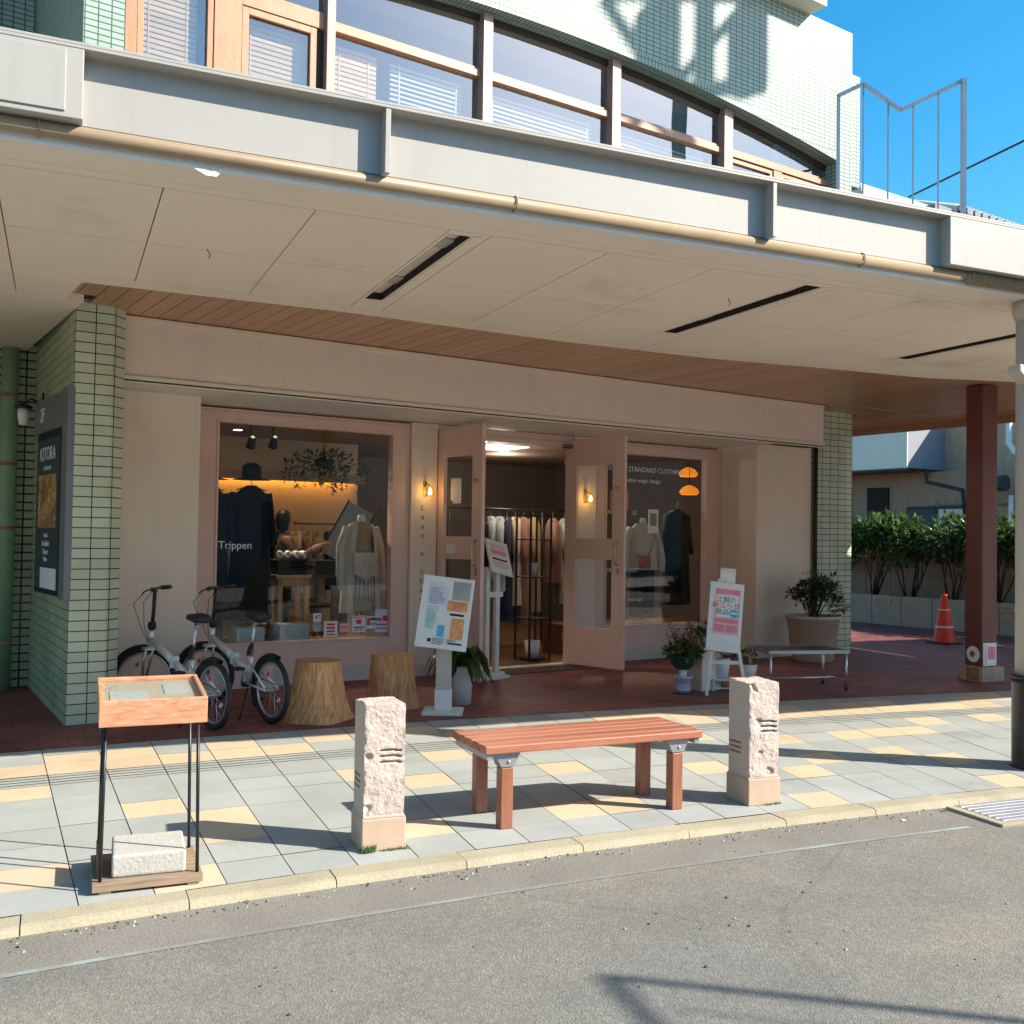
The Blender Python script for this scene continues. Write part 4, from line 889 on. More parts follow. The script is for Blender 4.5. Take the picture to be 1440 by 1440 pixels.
# back rail, left window
t = thing('clothes_rail', 'clothes rail below the warm lit cove, left window', 'clothes rail', BW(4.9, 12.6, .018), Q)
g = MB(); g.tube([(-1.2, 0, 1.62), (1.2, 0, 1.62)], .012, M['black_metal'], 8); g.build('rail', t)
for x_ in (-1.2, 1.2):
    g = MB(); g.tube([(x_, 0, 0), (x_, 0, 1.63)], .012, M['black_metal'], 8); g.build('upright', t)
rg = random.Random(5)
for i in range(13):
    mk, nm = rg.choice((('cloth_navy', 'navy'), ('cloth_grey', 'grey'), ('cloth_brown', 'brown'), ('cloth_black', 'black'), ('cloth_cream', 'cream')))
    coat('hanging_garment', '%s garment, number %d from the left on the rail below the cove' % (nm, i + 1), 3.95 + i * .15, 12.6, 1.54, rg.uniform(.7, 1.1), .16, M[mk], rz=R(70), group='garments on the rail under the cove', hem=1.05)
# display table and goods
t = thing('display_table', 'orange timber display stool behind the left window', 'table', BW(4.22, 10.52, .36), Q)
g = MB(); g.box(-.20, .20, -.16, .16, .66, .70, M['table_wood']); g.box(-.17, .17, -.14, -.12, .58, .6595, M['table_wood']); g.build('top', t, .004)
for a in (-.17, .13):
    for b_ in (-.14, .10): g = MB(); g.box(a, a + .05, b_, b_ + .05, 0, .6575, M['table_wood']); g.build('leg', t, .003)
t = thing('display_shelf', 'dark shelf carrying jeans and shoes, left window', 'shelf', BW(4.35, 11.1, .018), Q)
g = MB(); g.box(-.75, .75, -.2, .2, .98, 1.02, M['dark_brown']); g.box(-.75, .75, -.2, .2, .64, .67, M['dark_brown']); g.box(-.75, .75, -.19, .19, .3, .33, M['dark_brown']); g.build('boards', t)
for a in (-.75, .72):
    g = MB(); g.box(a, a + .03, -.2, .2, 0, .9795, M['dark_brown']); g.build('side', t)
def cloth_stack(x, y, z, m, label, w=.28):
    g = MB(); r_ = random.Random(int(x * 77))
    for i in range(4): g.box(-w / 2 + r_.uniform(-.01, .01), w / 2 + r_.uniform(-.01, .01), -.12, .12, i * .042, i * .042 + .038, m)
    o = g.build('folded_clothes', None, .014, 3); o.location = BW(x, y, z); o.rotation_euler = (0, 0, Q); return tag(o, label, 'clothes')
cloth_stack(3.95, 11.05, 1.039, M['jean'], 'folded blue jeans on the dark shelf, left window')
cloth_stack(4.85, 11.05, 1.039, M['cloth_black'], 'folded black clothes on the dark shelf, left window')
cloth_stack(4.02, 11.0, .689, M['cloth_navy'], 'folded navy clothes on the lower shelf, left window')
cloth_stack(4.22, 10.52, 1.061, M['cloth_black'], 'folded black clothes on the orange stool', .34)
def shoe(x, y, z, rz, label):
    g = MB(); vs = []; fs = []; n = 12
    secs = [(-.12, .03, .07, .0), (-.09, .036, .085, 0), (-.03, .034, .075, 0), (.04, .042, .05, 0), (.10, .045, .04, 0), (.14, .02, .025, 0)]
    for x_, w, h, _ in secs:
        for j in range(n): q = 2 * math.pi * j / n; vs.append((x_, w * math.cos(q), .004 + h * .5 + h * .5 * math.sin(q)))
    for i in range(len(secs) - 1):
        for j in range(n): fs.append((i * n + j, i * n + (j + 1) % n, (i + 1) * n + (j + 1) % n, (i + 1) * n + j))
    fs += [tuple(range(n)), tuple(range(len(vs) - 1, len(vs) - n - 1, -1))]
    g.add(vs, fs, M['pot_white'], True); o = g.build('shoe'); o.location = BW(x, y, z); o.rotation_euler = (0, 0, Q + rz); return tag(o, label, 'shoe', 'white shoes on the window stool')
for i, (x_, a) in enumerate(((4.12, 60), (4.19, 75), (4.26, 95), (4.33, 110))): shoe(x_, 10.5 + .02 * i, 1.235, R(a), 'white shoe on black clothes, %s in the row on orange stool' % ('leftmost', 'second from left', 'third from left', 'rightmost')[i])
# person reaching over the shelf
def person(label, loc, rz, edges, verts, rad, top, hairpos):
    t = thing('person', label, 'person', loc, rz)
    me = bpy.data.meshes.new('body'); me.from_pydata(verts, edges, []); o = bpy.data.objects.new('body', me); COL.objects.link(o); o.parent = t
    sk = o.modifiers.new('skin', 'SKIN'); o.modifiers.new('sub', 'SUBSURF').levels = 2; o.modifiers['sub'].render_levels = 2
    for i, v in enumerate(me.skin_vertices[0].data): v.radius = (rad[i], rad[i]); v.use_root = (i == 0)
    bpy.context.view_layer.update()
    m2 = bpy.data.meshes.new_from_object(o.evaluated_get(bpy.context.evaluated_depsgraph_get())); o.modifiers.clear(); o.data = m2
    m2.materials.clear(); m2.materials.append(top); m2.materials.append(M['skin']); m2.materials.append(M['cloth_black'])
    for p in m2.polygons:
        c = p.center; p.use_smooth = True
        p.material_index = 2 if c.z < .86 else (1 if (c.z > 1.44 or (c.y < -.30)) else 0)
    g = MB(); hp = Vector(hairpos)
    g.lathe([(.03, -.17), (.075, -.12), (.094, -.03), (.092, .05), (.06, .10), (0, .118)], M['hair'], 18, hp + Vector((0, .045, .012))); g.build('hair', t)
    g = MB()
    for s_ in (-1, 1): g.lathe([(0, -.008), (.010, 0), (0, .008)], M['ink'], 8, hp + Vector((s_ * .033, -.088, -.01)))
    g.build('eyes', t); return t
V = [(0, 0, .92), (0, -.01, 1.08), (0, -.02, 1.28), (0, -.02, 1.42), (0, -.03, 1.50), (0, -.04, 1.60), (0, -.04, 1.68), (-.16, -.02, 1.38), (-.21, -.12, 1.18), (-.17, -.36, 1.33), (-.16, -.46, 1.37), (.16, -.02, 1.38), (.21, -.12, 1.18), (.17, -.36, 1.35), (.16, -.48, 1.39),
     (-.09, 0, .86), (-.10, 0, .48), (-.10, .02, .08), (-.10, -.12, .04), (.09, 0, .86), (.10, 0, .48), (.10, .02, .08), (.10, -.12, .04), (.14, -.55, 1.40), (.175, -.555, 1.395), (-.15, -.53, 1.385), (-.185, -.53, 1.38)]
E_ = [(0, 1), (1, 2), (2, 3), (3, 4), (4, 5), (5, 6), (3, 7), (7, 8), (8, 9), (9, 10), (3, 11), (11, 12), (12, 13), (13, 14), (0, 15), (15, 16), (16, 17), (17, 18), (0, 19), (19, 20), (20, 21), (21, 22), (14, 23), (14, 24), (10, 25), (10, 26)]
RD = [.13, .12, .14, .09, .05, .085, .07, .06, .05, .04, .028, .06, .05, .04, .028, .09, .065, .045, .035, .09, .065, .045, .035, .012, .012, .012, .012]
person('person in dusty pink top reaching forward beyond the left window', BW(4.52, 11.45, .018), Q + R(78), E_, V, RD, M['cloth_brown'], (0, -.04, 1.64))
# hanging warm pendants, right window
for i, (x_, y_, z_, lb) in enumerate(((9.98, 10.35, 2.42, 'upper orange pendant lamp in right window corner'), (9.86, 10.2, 2.16, 'lower orange pendant lamp above the black coat'))):
    t = thing('pendant_lamp', lb, 'lamp', BW(x_, y_, z_), Q, 'orange pendant lamps in the right window')
    g = MB(); g.lathe([(.03, .07), (.10, .045), (.135, 0), (.11, -.03)], M['cone_band'], 20, close=False); M['shade_orange'] = M.get('shade_orange') or emit_mat('glowing orange shade', (1, .33, .03), .28)
    g = MB(); g.lathe([(.03, .09), (.10, .055), (.14, 0), (.11, -.04)], M['shade_orange'], 20, close=False); g.build('shade', t)
    g = MB(); g.tube([(0, 0, .08), (0, 0, 2.765 - z_)], .004, M['black_metal'], 6); g.build('cord', t)
# papers and stickers on the panes
def sticker(x, z, w, h, m, label, par=None, extra=None):
    t = thing('sticker', label, 'sticker', BW(x, WY - .003, z), Q, 'stickers at the foot of the left window')
    g = MB(); g.box(-w / 2, w / 2, -.0025, 0, -h / 2, h / 2, m); g.build('backing', t)
    if extra:
        for (x0, x1, z0, z1, mm) in extra:
            g = MB(); g.box(x0, x1, -.0045, -.003, z0, z1, mm); g.build('print', t)
    return t
s1 = sticker(4.195, .655, .085, .085, M['paper'], 'small white square sticker topmost at left of the row')
text('print', '47', M['ink'], s1, .06, TF(0, -.004, 0), .0005)
g = MB(); g.lathe([(0, 0), (.05, 0), (.05, .002)], M['concrete'], 20); o = g.build('sticker'); o.location = BW(4.195, WY - .004, .56); o.rotation_euler = Euler((R(90), 0, Q), 'XYZ'); tag(o, 'round grey sticker below the small white square one', 'sticker', 'stickers at the foot of the left window')
s2 = sticker(4.345, .535, .15, .16, M['paper'], 'white sticker with thick red rings, left of row', extra=[(-.045, .045, .035, .055, M['red_ink']), (-.045, .045, .0, .02, M['red_ink']), (-.045, .045, -.035, -.015, M['red_ink']), (-.05, .05, -.065, -.055, M['ink'])])
s3 = sticker(4.50, .54, .11, .09, M['pink_light'], 'small pale pink sticker second in the row', extra=[(-.045, .045, .0, .02, M['pink']), (-.045, .045, -.03, -.02, M['pink'])])
s4 = sticker(4.66, .575, .15, .17, M['paper'], 'white sticker with red emblem in middle of row', extra=[(-.075, .075, .062, .075, M['pink']), (-.03, .03, 0, .045, M['red_ink']), (-.06, .06, -.04, -.03, M['ink']), (-.06, .06, -.065, -.058, M['ink'])])
s5 = sticker(4.80, .585, .115, .13, M['paper'], 'red and blue striped sticker fourth in the row', extra=[(-.05, -.01, -.03, .05, M['red_ink']), (-.005, .055, .02, .05, M['slate']), (-.005, .055, -.03, .0, M['blue_ink'])])
s6 = sticker(4.925, .60, .16, .24, M['lilac'], 'large pale sticker with red lettering at right end', extra=[(-.065, .0, .0, .03, M['red_ink']), (.01, .065, -.005, .05, M['red_ink']), (-.06, .06, -.045, -.035, M['ink']), (-.06, .06, -.085, -.078, M['ink'])])
t = thing('notice', 'white photo notice stuck on right window in front of sweater', 'notice', BW(8.73, WY - .003, 1.73), Q)
g = MB(); g.box(-.085, .085, -.0025, 0, -.15, .15, M['paper']); g.build('sheet', t); g = MB(); g.box(-.055, .055, -.004, -.003, -.06, .10, M['cloth_grey']); g.build('print', t)
t = thing('poster', 'bright pink poster inside right window above white sweater', 'poster', BW(8.95, 10.6, 2.03), Q)
g = MB(); g.box(-.16, .16, 0, .006, -.13, .13, M['pink']); g.build('sheet', t); g = MB(); g.box(-.10, .10, -.002, -.0005, -.06, .06, M['pink_light']); g.build('print', t)
t = thing('glass_cabinet', 'tall dark cabinet with pale pot inside beside right door', 'cabinet', BW(7.18, 10.1, .018), Q)
g = MB()
for a in (-.16, .14):
    for b_ in (-.16, .14): g.box(a, a + .02, b_, b_ + .02, 0, 1.75, M['black_metal'])
for z_ in (.02, .5, 1.0, 1.45, 1.74): g.box(-.16, .16, -.16, .16, z_, z_ + .012, M['black_metal'])
g.build('frame', t)
def small_pot(x, y, z, r, h, m, name, label, cat='pot'):
    g = MB(); g.lathe([(0, 0), (r * .8, 0), (r, h), (r * .9, h), (r * .72, .02)], m, 20, close=False); o = g.build(name); o.location = BW(x, y, z); return tag(o, label, cat)
small_pot(7.18, 10.1, .051, .10, .2, M['pot_white'], 'white_pot', 'white round pot at bottom of the dark cabinet')
small_pot(7.18, 10.1, 1.031, .05, .16, M['pot_blue'], 'jar', 'pale jar on middle shelf of the dark cabinet', 'jar')

# ------------------------------------------------------------------ furniture on the pavement
# bollards
def bollard_mesh(seed, slot_rows):
    """rough front, right and top; sawn left face with three carved slots on front and left"""
    g = MB(); W_, D_, z0, z1 = .198, .205, .163, .690; nx, nz = 30, 112; rn = random.Random(seed)
    def dep(p, k_): return noise.noise(Vector((p.x * k_, p.y * k_, p.z * k_ + seed * 9.1)))
    def rough(P, nrm):
        v = .006 * dep(P, 8) + .0034 * dep(P, 22) + .0016 * dep(P, 55)
        q = dep(P, 17)
        if q < -.48: v -= .012 * min(1, (-.48 - q) * 8)
        return P + nrm * v
    def slot(x, z, xa, xb, zs, slope=0):
        return any(abs(z - zz - slope * x) < .0048 for zz in zs) and xa < x < xb
    # front face (-y)
    sl1 = [.415, .443, .471]; sl2 = [.285, .312, .339]
    vs = []; fs = []
    for i in range(nz + 1):
        for j in range(nx + 1):
            x, z = -W_ / 2 + W_ * j / nx, z0 + (z1 - z0) * i / nz
            P = Vector((x, -D_ / 2, z)); e = min(1, min(j, nx - j) / 2, (nz - i) / 2 + .0)
            Pn = rough(P, Vector((0, -1, 0)))
            if slot(x, z, -.02, .085, sl1, -.04): Pn = Vector((x, -D_ / 2 + .02, z))
            if j == 0: Pn = Vector((x + .004 * dep(P, 40), -D_ / 2 + .002 + abs(.006 * dep(P, 20)), z))
            vs.append(Pn)
    k_ = nx + 1
    for i in range(nz):
        for j in range(nx): fs.append((i * k_ + j, i * k_ + j + 1, (i + 1) * k_ + j + 1, (i + 1) * k_ + j))
    g.add(vs, fs, M['granite_rough'], True); front = vs
    # left face (-x): sawn, slots near the back low down
    vl = []; fl = []; ny = 20
    for i in range(nz + 1):
        for j in range(ny + 1):
            y, z = D_ / 2 - D_ * j / ny, z0 + (z1 - z0) * i / nz
            P = Vector((-W_ / 2, y, z))
            if slot(y, z, -.02, .0999, sl2, .0): P.x += .018
            if j == ny: P = front[i * k_]
            vl.append(P)
    k2 = ny + 1
    for i in range(nz):
        for j in range(ny): fl.append((i * k2 + j, i * k2 + j + 1, (i + 1) * k2 + j + 1, (i + 1) * k2 + j))
    g.add(vl, fl, M['granite_side'])
    vr = []; fr = []; vb = []
    for i in range(nz + 1):
        for j in range(ny + 1):
            y, z = -D_ / 2 + D_ * j / ny, z0 + (z1 - z0) * i / nz
            P = rough(Vector((W_ / 2, y, z)), Vector((1, 0, 0)))
            if j == 0: P = front[i * k_ + nx]
            vr.append(P)
    for i in range(nz):
        for j in range(ny): fr.append((i * k2 + j, i * k2 + j + 1, (i + 1) * k2 + j + 1, (i + 1) * k2 + j))
    g.add(vr, fr, M['granite_rough'], True)
    vb = [vr[ny], vl[0], vl[nz * k2], vr[nz * k2 + ny]]; g.add(vb, [(0, 1, 2, 3)], M['granite_side'])
    # top, rough and slightly domed
    vt = []; ft = []
    for i in range(ny + 1):
        for j in range(nx + 1):
            x, y = -W_ / 2 + W_ * j / nx, -D_ / 2 + D_ * i / ny
            P = rough(Vector((x, y, z1)), Vector((0, 0, 1))) + Vector((0, 0, .004))
            if i == 0: P = front[nz * k_ + j]
            elif j == 0: P = vl[nz * k2 + (ny - i)]
            elif j == nx: P = vr[nz * k2 + i]
            vt.append(P)
    for i in range(ny):
        for j in range(nx): ft.append((i * k_ + j, i * k_ + j + 1, (i + 1) * k_ + j + 1, (i + 1) * k_ + j))
    g.add(vt, ft, M['granite_rough'], True); return g
def bollard(x, y, label, seed):
    t = thing('stone_bollard', label, 'bollard', (x, y, 0), R(-2), 'pink granite bollards at the kerb')
    bollard_mesh(seed, None).build('shaft', t)
    g = MB(); g.box(-.108, .108, -.112, .112, 0, .150, M['granite_base']); g.build('plinth', t, .005)
    g = MB(); g.prism([(-.108, .1505), (.108, .1505), (.0985, .164), (-.0985, .164)], 'y', -.102, .102, M['granite_side']); g.build('collar', t, .003)
    return t
bollard(1.452, 4.815, 'rough pink granite bollard at kerb left of the bench', 1)
bollard(3.705, 4.845, 'rough pink granite bollard at kerb right of the bench', 4)
def tuft(x, y, label, n=60, sp=.1, h=.05):
    g = MB(); r_ = random.Random(int(x * 1000))
    for i in range(n):
        p = Vector((r_.uniform(-sp, sp), r_.uniform(-.012, .012), 0)); d = Vector((r_.uniform(-.6, .6), r_.uniform(-.6, .6), 1))
        g.leaf(p, d, Vector((0, -1, 0)), r_.uniform(.3, 1) * h, .008, M['leaf_light'] if r_.random() < .6 else M['leaf'])
    o = g.build('grass_tuft'); o.location = (x, y, 0); return tag(o, label, 'weed')
tuft(1.37, 4.692, 'bright grass tuft at front left foot of left bollard', 70, .03, .045)
tuft(1.50, 4.694, 'thin grass line along the front of left bollard', 60, .07, .018)
tuft(3.75, 4.722, 'sparse weed at front foot of right bollard', 40, .06, .02)
# bench
t = thing('wooden_bench', 'red brown slatted bench with four square legs between bollards', 'bench', (2.655, 5.02, 0), R(.5))
for i in range(5):
    g = MB(); y = -.235 + i * .095; g.box(-.66, .66, y, y + .088, .395, .437, M['bench_slat']); g.build('slat', t, .006)
g = MB(); g.box(-.645, -.615, -.22, .22, .365, .3945, M['steel_grey']); g.box(.615, .645, -.22, .22, .365, .3945, M['steel_grey']); g.box(-.6, .6, -.02, .02, .36, .3945, M['bench_leg']); g.build('under_frame', t)
for sx in (-1, 1):
    for sy in (-1, 1):
        cx, cy = sx * .52, sy * .165
        g = MB(); g.box(cx - .034, cx + .034, cy - .034, cy + .034, 0, .315, M['bench_leg']); g.build('leg', t, .005)
        g = MB(); g.prism([(cx - .075, .3945), (cx - .038, .318), (cx + .038, .318), (cx + .075, .3945)], 'y', cy - .037, cy + .037, M['steel_grey'])
        g.lathe([(0, 0), (.009, 0), (.009, .006), (0, .007)], M['chrome'], 10, T=Matrix.Translation((cx + .005, cy - .037, .345)) @ Matrix.Rotation(R(90), 4, 'X')); g.build('bracket', t, .003)
# book stand at the kerb
t = thing('display_stand', 'cherry wood display box on thin steel legs at kerb', 'display stand', (.385, 4.74, 0), R(-1))
Tt = Matrix.Translation((0, 0, .765)) @ Matrix.Rotation(R(4.5), 4, 'X')
g = MB()
g.box(-.215, .215, -.235, -.217, -.055, .055, M['stand_wood'], Tt); g.box(-.215, .215, .217, .235, -.055, .055, M['stand_wood'], Tt)
g.box(-.215, -.197, -.2168, .2168, -.055, .055, M['stand_wood'], Tt); g.box(.197, .215, -.2168, .2168, -.055, .055, M['stand_wood'], Tt); g.box(-.1968, .1968, -.2168, .2168, -.054, .033, M['wall_beige'], Tt)
g.build('box', t, .003)
g = MB(); g.box(-.1966, .1966, -.2166, .2166, .040, .044, M['glass_shop'], Tt); g.build('glass_top', t)
for x_, y_ in ((-.185, -.165), (.185, -.165), (-.185, .19), (.185, .19)):
    g = MB(); g.tube([(x_ * 1.0, y_, .71), (x_ * 1.05, y_ * 1.02, .02)], .0075, M['black_metal'], 8); g.build('leg', t)
g = MB(); g.box(-.225, .215, -.205, .225, .012, .045, M['board_grey']); g.box(-.20, -.15, -.20, .22, 0, .0115, M['board_grey']); g.box(.15, .2, -.2, .22, 0, .0115, M['board_grey']); g.build('base_board', t, .003)
g = MB(); g.box(-.205, -.198, -.13, .13, .046, .135, M['dark_brown']); g.build('side_plate', t)
for (x0, x1, y0, y1, lb) in ((.055, .15, -.05, .13, 'white card under the stand glass at its right end'), (-.17, -.02, -.13, .02, 'pale leaflet under the stand glass at its left end')):
    g = MB(); g.box(x0, x1, y0, y1, .0335, .0365, M['paper'], Tt); o = g.build('paper_card'); o.location = t.location; o.rotation_euler = t.rotation_euler; tag(o, lb, 'card')
g = MB(); Tc = Matrix.Identity(4); vs = []; rc = random.Random(8)
gx, gz = 14, 8
g.box(-.145, .155, -.15, .16, 0, .095, M['concrete'])
o = g.build('concrete_block', None, .012, 3); o.location = (.385, 4.74, .0455); o.rotation_euler = (0, 0, R(-3)); tag(o, 'pale concrete block weighting the display stand base', 'block')

# log stools
def stump(x, y, h, r0, r1, label, seed):
    t = thing('log_stool', label, 'stool', (x, y, 0), 0, 'cedar log stools by the left window')
    g = MB(); n, k_ = 120, 18; vs = []; fs = []
    for i in range(k_ + 1):
        s_ = i / k_; rr_ = r1 + (r0 - r1) * ((1 - s_) * .55 + .45 * (1 - s_) ** 4)
        for j in range(n):
            q = 2 * math.pi * j / n
            f = 1 + .035 * math.sin(3 * q + seed) + .03 * math.sin(5 * q + seed * 2) * (1 - s_) + .012 * noise.noise(Vector((q * 5, s_ * 2, seed))) - .05 * max(0, noise.noise(Vector((math.cos(q) * 7, math.sin(q) * 7, s_ * .8 + seed))) - .18) + (.05 * (1 - s_) ** 2 * math.sin(4 * q + seed))
            vs.append((rr_ * f * math.cos(q), rr_ * f * math.sin(q), h * s_))
    for i in range(k_):
        for j in range(n): fs.append((i * n + j, i * n + (j + 1) % n, (i + 1) * n + (j + 1) % n, (i + 1) * n + j))
    g.add(vs, fs, M['bark'], True); g.build('trunk', t)
    g = MB(); top = vs[k_ * n:]; g.add([Vector(v) + Vector((0, 0, .001)) for v in top], [tuple(range(n))], M['log_top']); g.build('sawn_top', t); return t
stump(1.95, 8.24, .475, .285, .180, 'golden cedar log stool beside the bicycles', 1.3)
stump(2.70, 8.62, .46, .24, .182, 'cedar log stool half hidden by the left bollard', 4.1)

# sign stand with leaflets
t = thing('sign_stand', 'white pedestal sign with coloured leaflets on tilted board', 'sign', (3.02, 8.18, 0), R(-24))
g = MB(); g.box(-.17, .17, -.17, .15, 0, .026, M['white_paint']); g.build('base', t, .004)
g = MB(); g.box(-.072, .072, -.045, .045, .0265, .20, M['white_paint']); g.box(-.065, .065, -.038, .038, .2005, .80, M['column']); g.build('post', t, .004)
Tb = Matrix.Translation((0.02, -.075, .85)) @ Matrix.Rotation(R(6), 4, 'Y') @ Matrix.Rotation(R(-17), 4, 'X')
g = MB(); g.box(-.23, .205, -.012, .012, -.31, .31, M['white_paint'], Tb); bd = g.build('board', t, .003)
for (x0, x1, z0, z1, mk) in ((-.17, -.01, .06, .22, 'lilac'), (.03, .18, .12, .28, 'pave_grey2'), (.0, .17, .02, .11, 'orange_ink'), (.03, .15, -.02, .0, 'dark_brown'), (-.165, -.09, -.15, .0, 'teal_ink'), (-.06, .0, -.21, -.11, 'blue_ink'), (.05, .16, -.22, -.04, 'orange_ink'), (.04, .16, -.265, -.25, 'cloth_navy'), (-.13, -.10, -.26, -.23, 'ink'), (-.165, -.05, .245, .252, 'lilac'), (-.165, -.03, .228, .233, 'lilac')):
    g = MB(); g.box(x0, x1, -.0145, -.0125, z0, z1, M[mk], Tb); g.build('leaflet', t)
rl = random.Random(4); g = MB()
for (x0, x1, z0, z1, n_l, mk) in ((-.16, -.02, .07, .21, 9, 'cloth_navy'), (.035, .175, .20, .27, 5, 'cloth_grey'), (-.165, -.02, -.10, .05, 7, 'cloth_grey'), (.03, .17, -.245, -.225, 2, 'ink'), (-.09, .02, -.28, -.22, 5, 'ink'), (.04, .16, .03, .10, 4, 'red_ink')):
    for i in range(n_l):
        z = z0 + (z1 - z0) * (i + .5) / n_l; xa = x0; xe = x0 + (x1 - x0) * rl.uniform(.5, 1)
        while xa < xe: w_ = rl.uniform(.006, .03); g.box(xa, min(xa + w_, xe), -.0158, -.0150, z - .0022, z + .0022, M[mk], Tb); xa += w_ + .005
g.build('small_print', bd)
# second sign stand at the door
t = thing('sign_stand', 'white double post stand with pink poster beside left door', 'sign', (4.22, 10.0, 0), R(20))
g = MB(); g.box(-.17, .17, -.13, .13, 0, .035, M['white_paint']); g.box(-.13, .13, -.09, .09, .0355, .07, M['white_paint']); g.build('base', t, .004)
for a in (-.10, .045):
    g = MB(); g.box(a, a + .055, -.025, .025, .0705, 1.18, M['white_paint']); g.build('post', t, .003)
g = MB(); g.box(-.11, .13, -.04, -.0255, .86, .92, M['white_paint']); g.build('crosspiece', t, .002)
Tb = Matrix.Translation((.02, -.08, 1.28)) @ Matrix.Rotation(R(12), 4, 'Y') @ Matrix.Rotation(R(-28), 4, 'X')
g = MB(); g.box(-.16, .16, -.01, .01, -.20, .20, M['white_paint'], Tb); g.build('board', t, .002)
for (z0, z1, mk) in ((.10, .15, 'pink_light'), (.03, .08, 'pink'), (-.04, -.02, 'ink'), (-.13, -.06, 'pink_light')):
    g = MB(); g.box(-.11, .11, -.0125, -.0105, z0, z1, M[mk], Tb); g.build('print', t)

# easel with pink poster
t = thing('easel', 'white painted easel holding a board with pink poster', 'easel', (5.98, 8.32, 0), R(-28))
lean = R(-11)
Te = Matrix.Translation((-.02, -.13, .40)) @ Matrix.Rotation(R(5.5), 4, 'Y') @ Matrix.Rotation(R(-12), 4, 'X')
g = MB(); g.box(-.165, .165, -.012, .012, .02, .70, M['white_paint'], Te); bd = g.build('board', t, .003)
g = MB(); g.box(-.115, .135, -.015, -.0125, .19, .64, M['pink_light'], Te); po = g.build('poster', t)
pg = MB()
pg.box(-.105, .125, -.0165, -.0152, .585, .63, M['pink'], Te); pg.box(-.105, .125, -.0165, -.0152, .30, .345, M['pink'], Te); pg.box(-.105, .0, -.0165, -.0152, .21, .285, M['pink'], Te); pg.box(.01, .125, -.0165, -.0152, .21, .285, M['pink'], Te)
pg.box(-.085, .11, -.0165, -.0152, .36, .575, M['paper'], Te); pg.build('print', po)
for s_, z, sz, mk in (('上越の', .53, .062, 'green_ink'), ('お江らせ', .47, .068, 'red_ink'), ('商品券', .405, .066, 'green_ink')):
    text('lettering', s_, M[mk], po, sz, Te @ Matrix.Translation((.0, -.0185, z)) @ FRONT, .0008)
g = MB(); g.lathe([(0, 0), (.042, 0), (.042, .003)], M['blue_ink'], 24, T=Te @ Matrix.Translation((.085, -.019, .40)) @ Matrix.Rotation(R(90), 4, 'X')); g.build('round_badge', po)
g = MB(); g.box(.055, .115, -.0235, -.0222, .393, .41, M['white_ink'], Te); g.build('badge_print', po)
def leg(a, b_, w=.032):
    a, b_ = Vector(a), Vector(b_); d = (b_ - a).normalized(); s_ = Vector((1, 0, 0)); s_ = (s_ - d * s_.dot(d)).normalized(); n2 = d.cross(s_)
    g = MB(); g.add([p + s_ * i * w / 2 + n2 * j * w * .32 for p in (a, b_) for i, j in ((-1, -1), (1, -1), (1, 1), (-1, 1))], [(0, 1, 2, 3), (7, 6, 5, 4), (0, 4, 5, 1), (1, 5, 6, 2), (2, 6, 7, 3), (3, 7, 4, 0)], M['white_paint']); return g.build('leg', t, .003)
leg((-.17, -.17, 0), (-.03, .03, 1.12)); leg((.21, -.17, 0), (.04, .03, 1.12)); leg((-.02, .42, 0), (-.01, .05, 1.08)); leg((.05, .42, 0), (.03, .05, 1.08), .03)
g = MB(); g.box(-.155, .17, -.125, -.105, .30, .335, M['white_paint']); g.build('crosspiece', t, .002)
Th = Te @ Matrix.Translation((0, .03, .70))
g = MB(); g.box(-.075, .075, -.02, .02, .0, .15, M['trim'], Th); g.box(-.06, .06, -.024, -.0205, .02, .10, M['white_paint'], Th); g.box(-.075, .075, -.035, -.0205, .12, .135, M['trim'], Th); g.build('top_box', t, .003)

# ------------------------------------------------------------------ plants
def foliage(g, c, rad, n, ln, w, mats, r_, up=.3, flat=1.0):
    for i in range(n):
        d = Vector((r_.gauss(0, 1), r_.gauss(0, 1), r_.gauss(0, 1) * flat)).normalized()
        rr_ = r_.random() ** .45
        p = Vector(c) + Vector((d.x * rad[0], d.y * rad[1], d.z * rad[2])) * rr_
        dd = (d + Vector((r_.uniform(-.7, .7), r_.uniform(-.7, .7), up + r_.uniform(-.5, .5)))).normalized()
        nn = Vector((r_.uniform(-.6, .6), r_.uniform(-.6, .6), 1)).normalized()
        s_ = r_.uniform(.65, 1.2); g.leaf(p, dd, nn, ln * s_, w * s_, r_.choice(mats))
rp = random.Random(21)
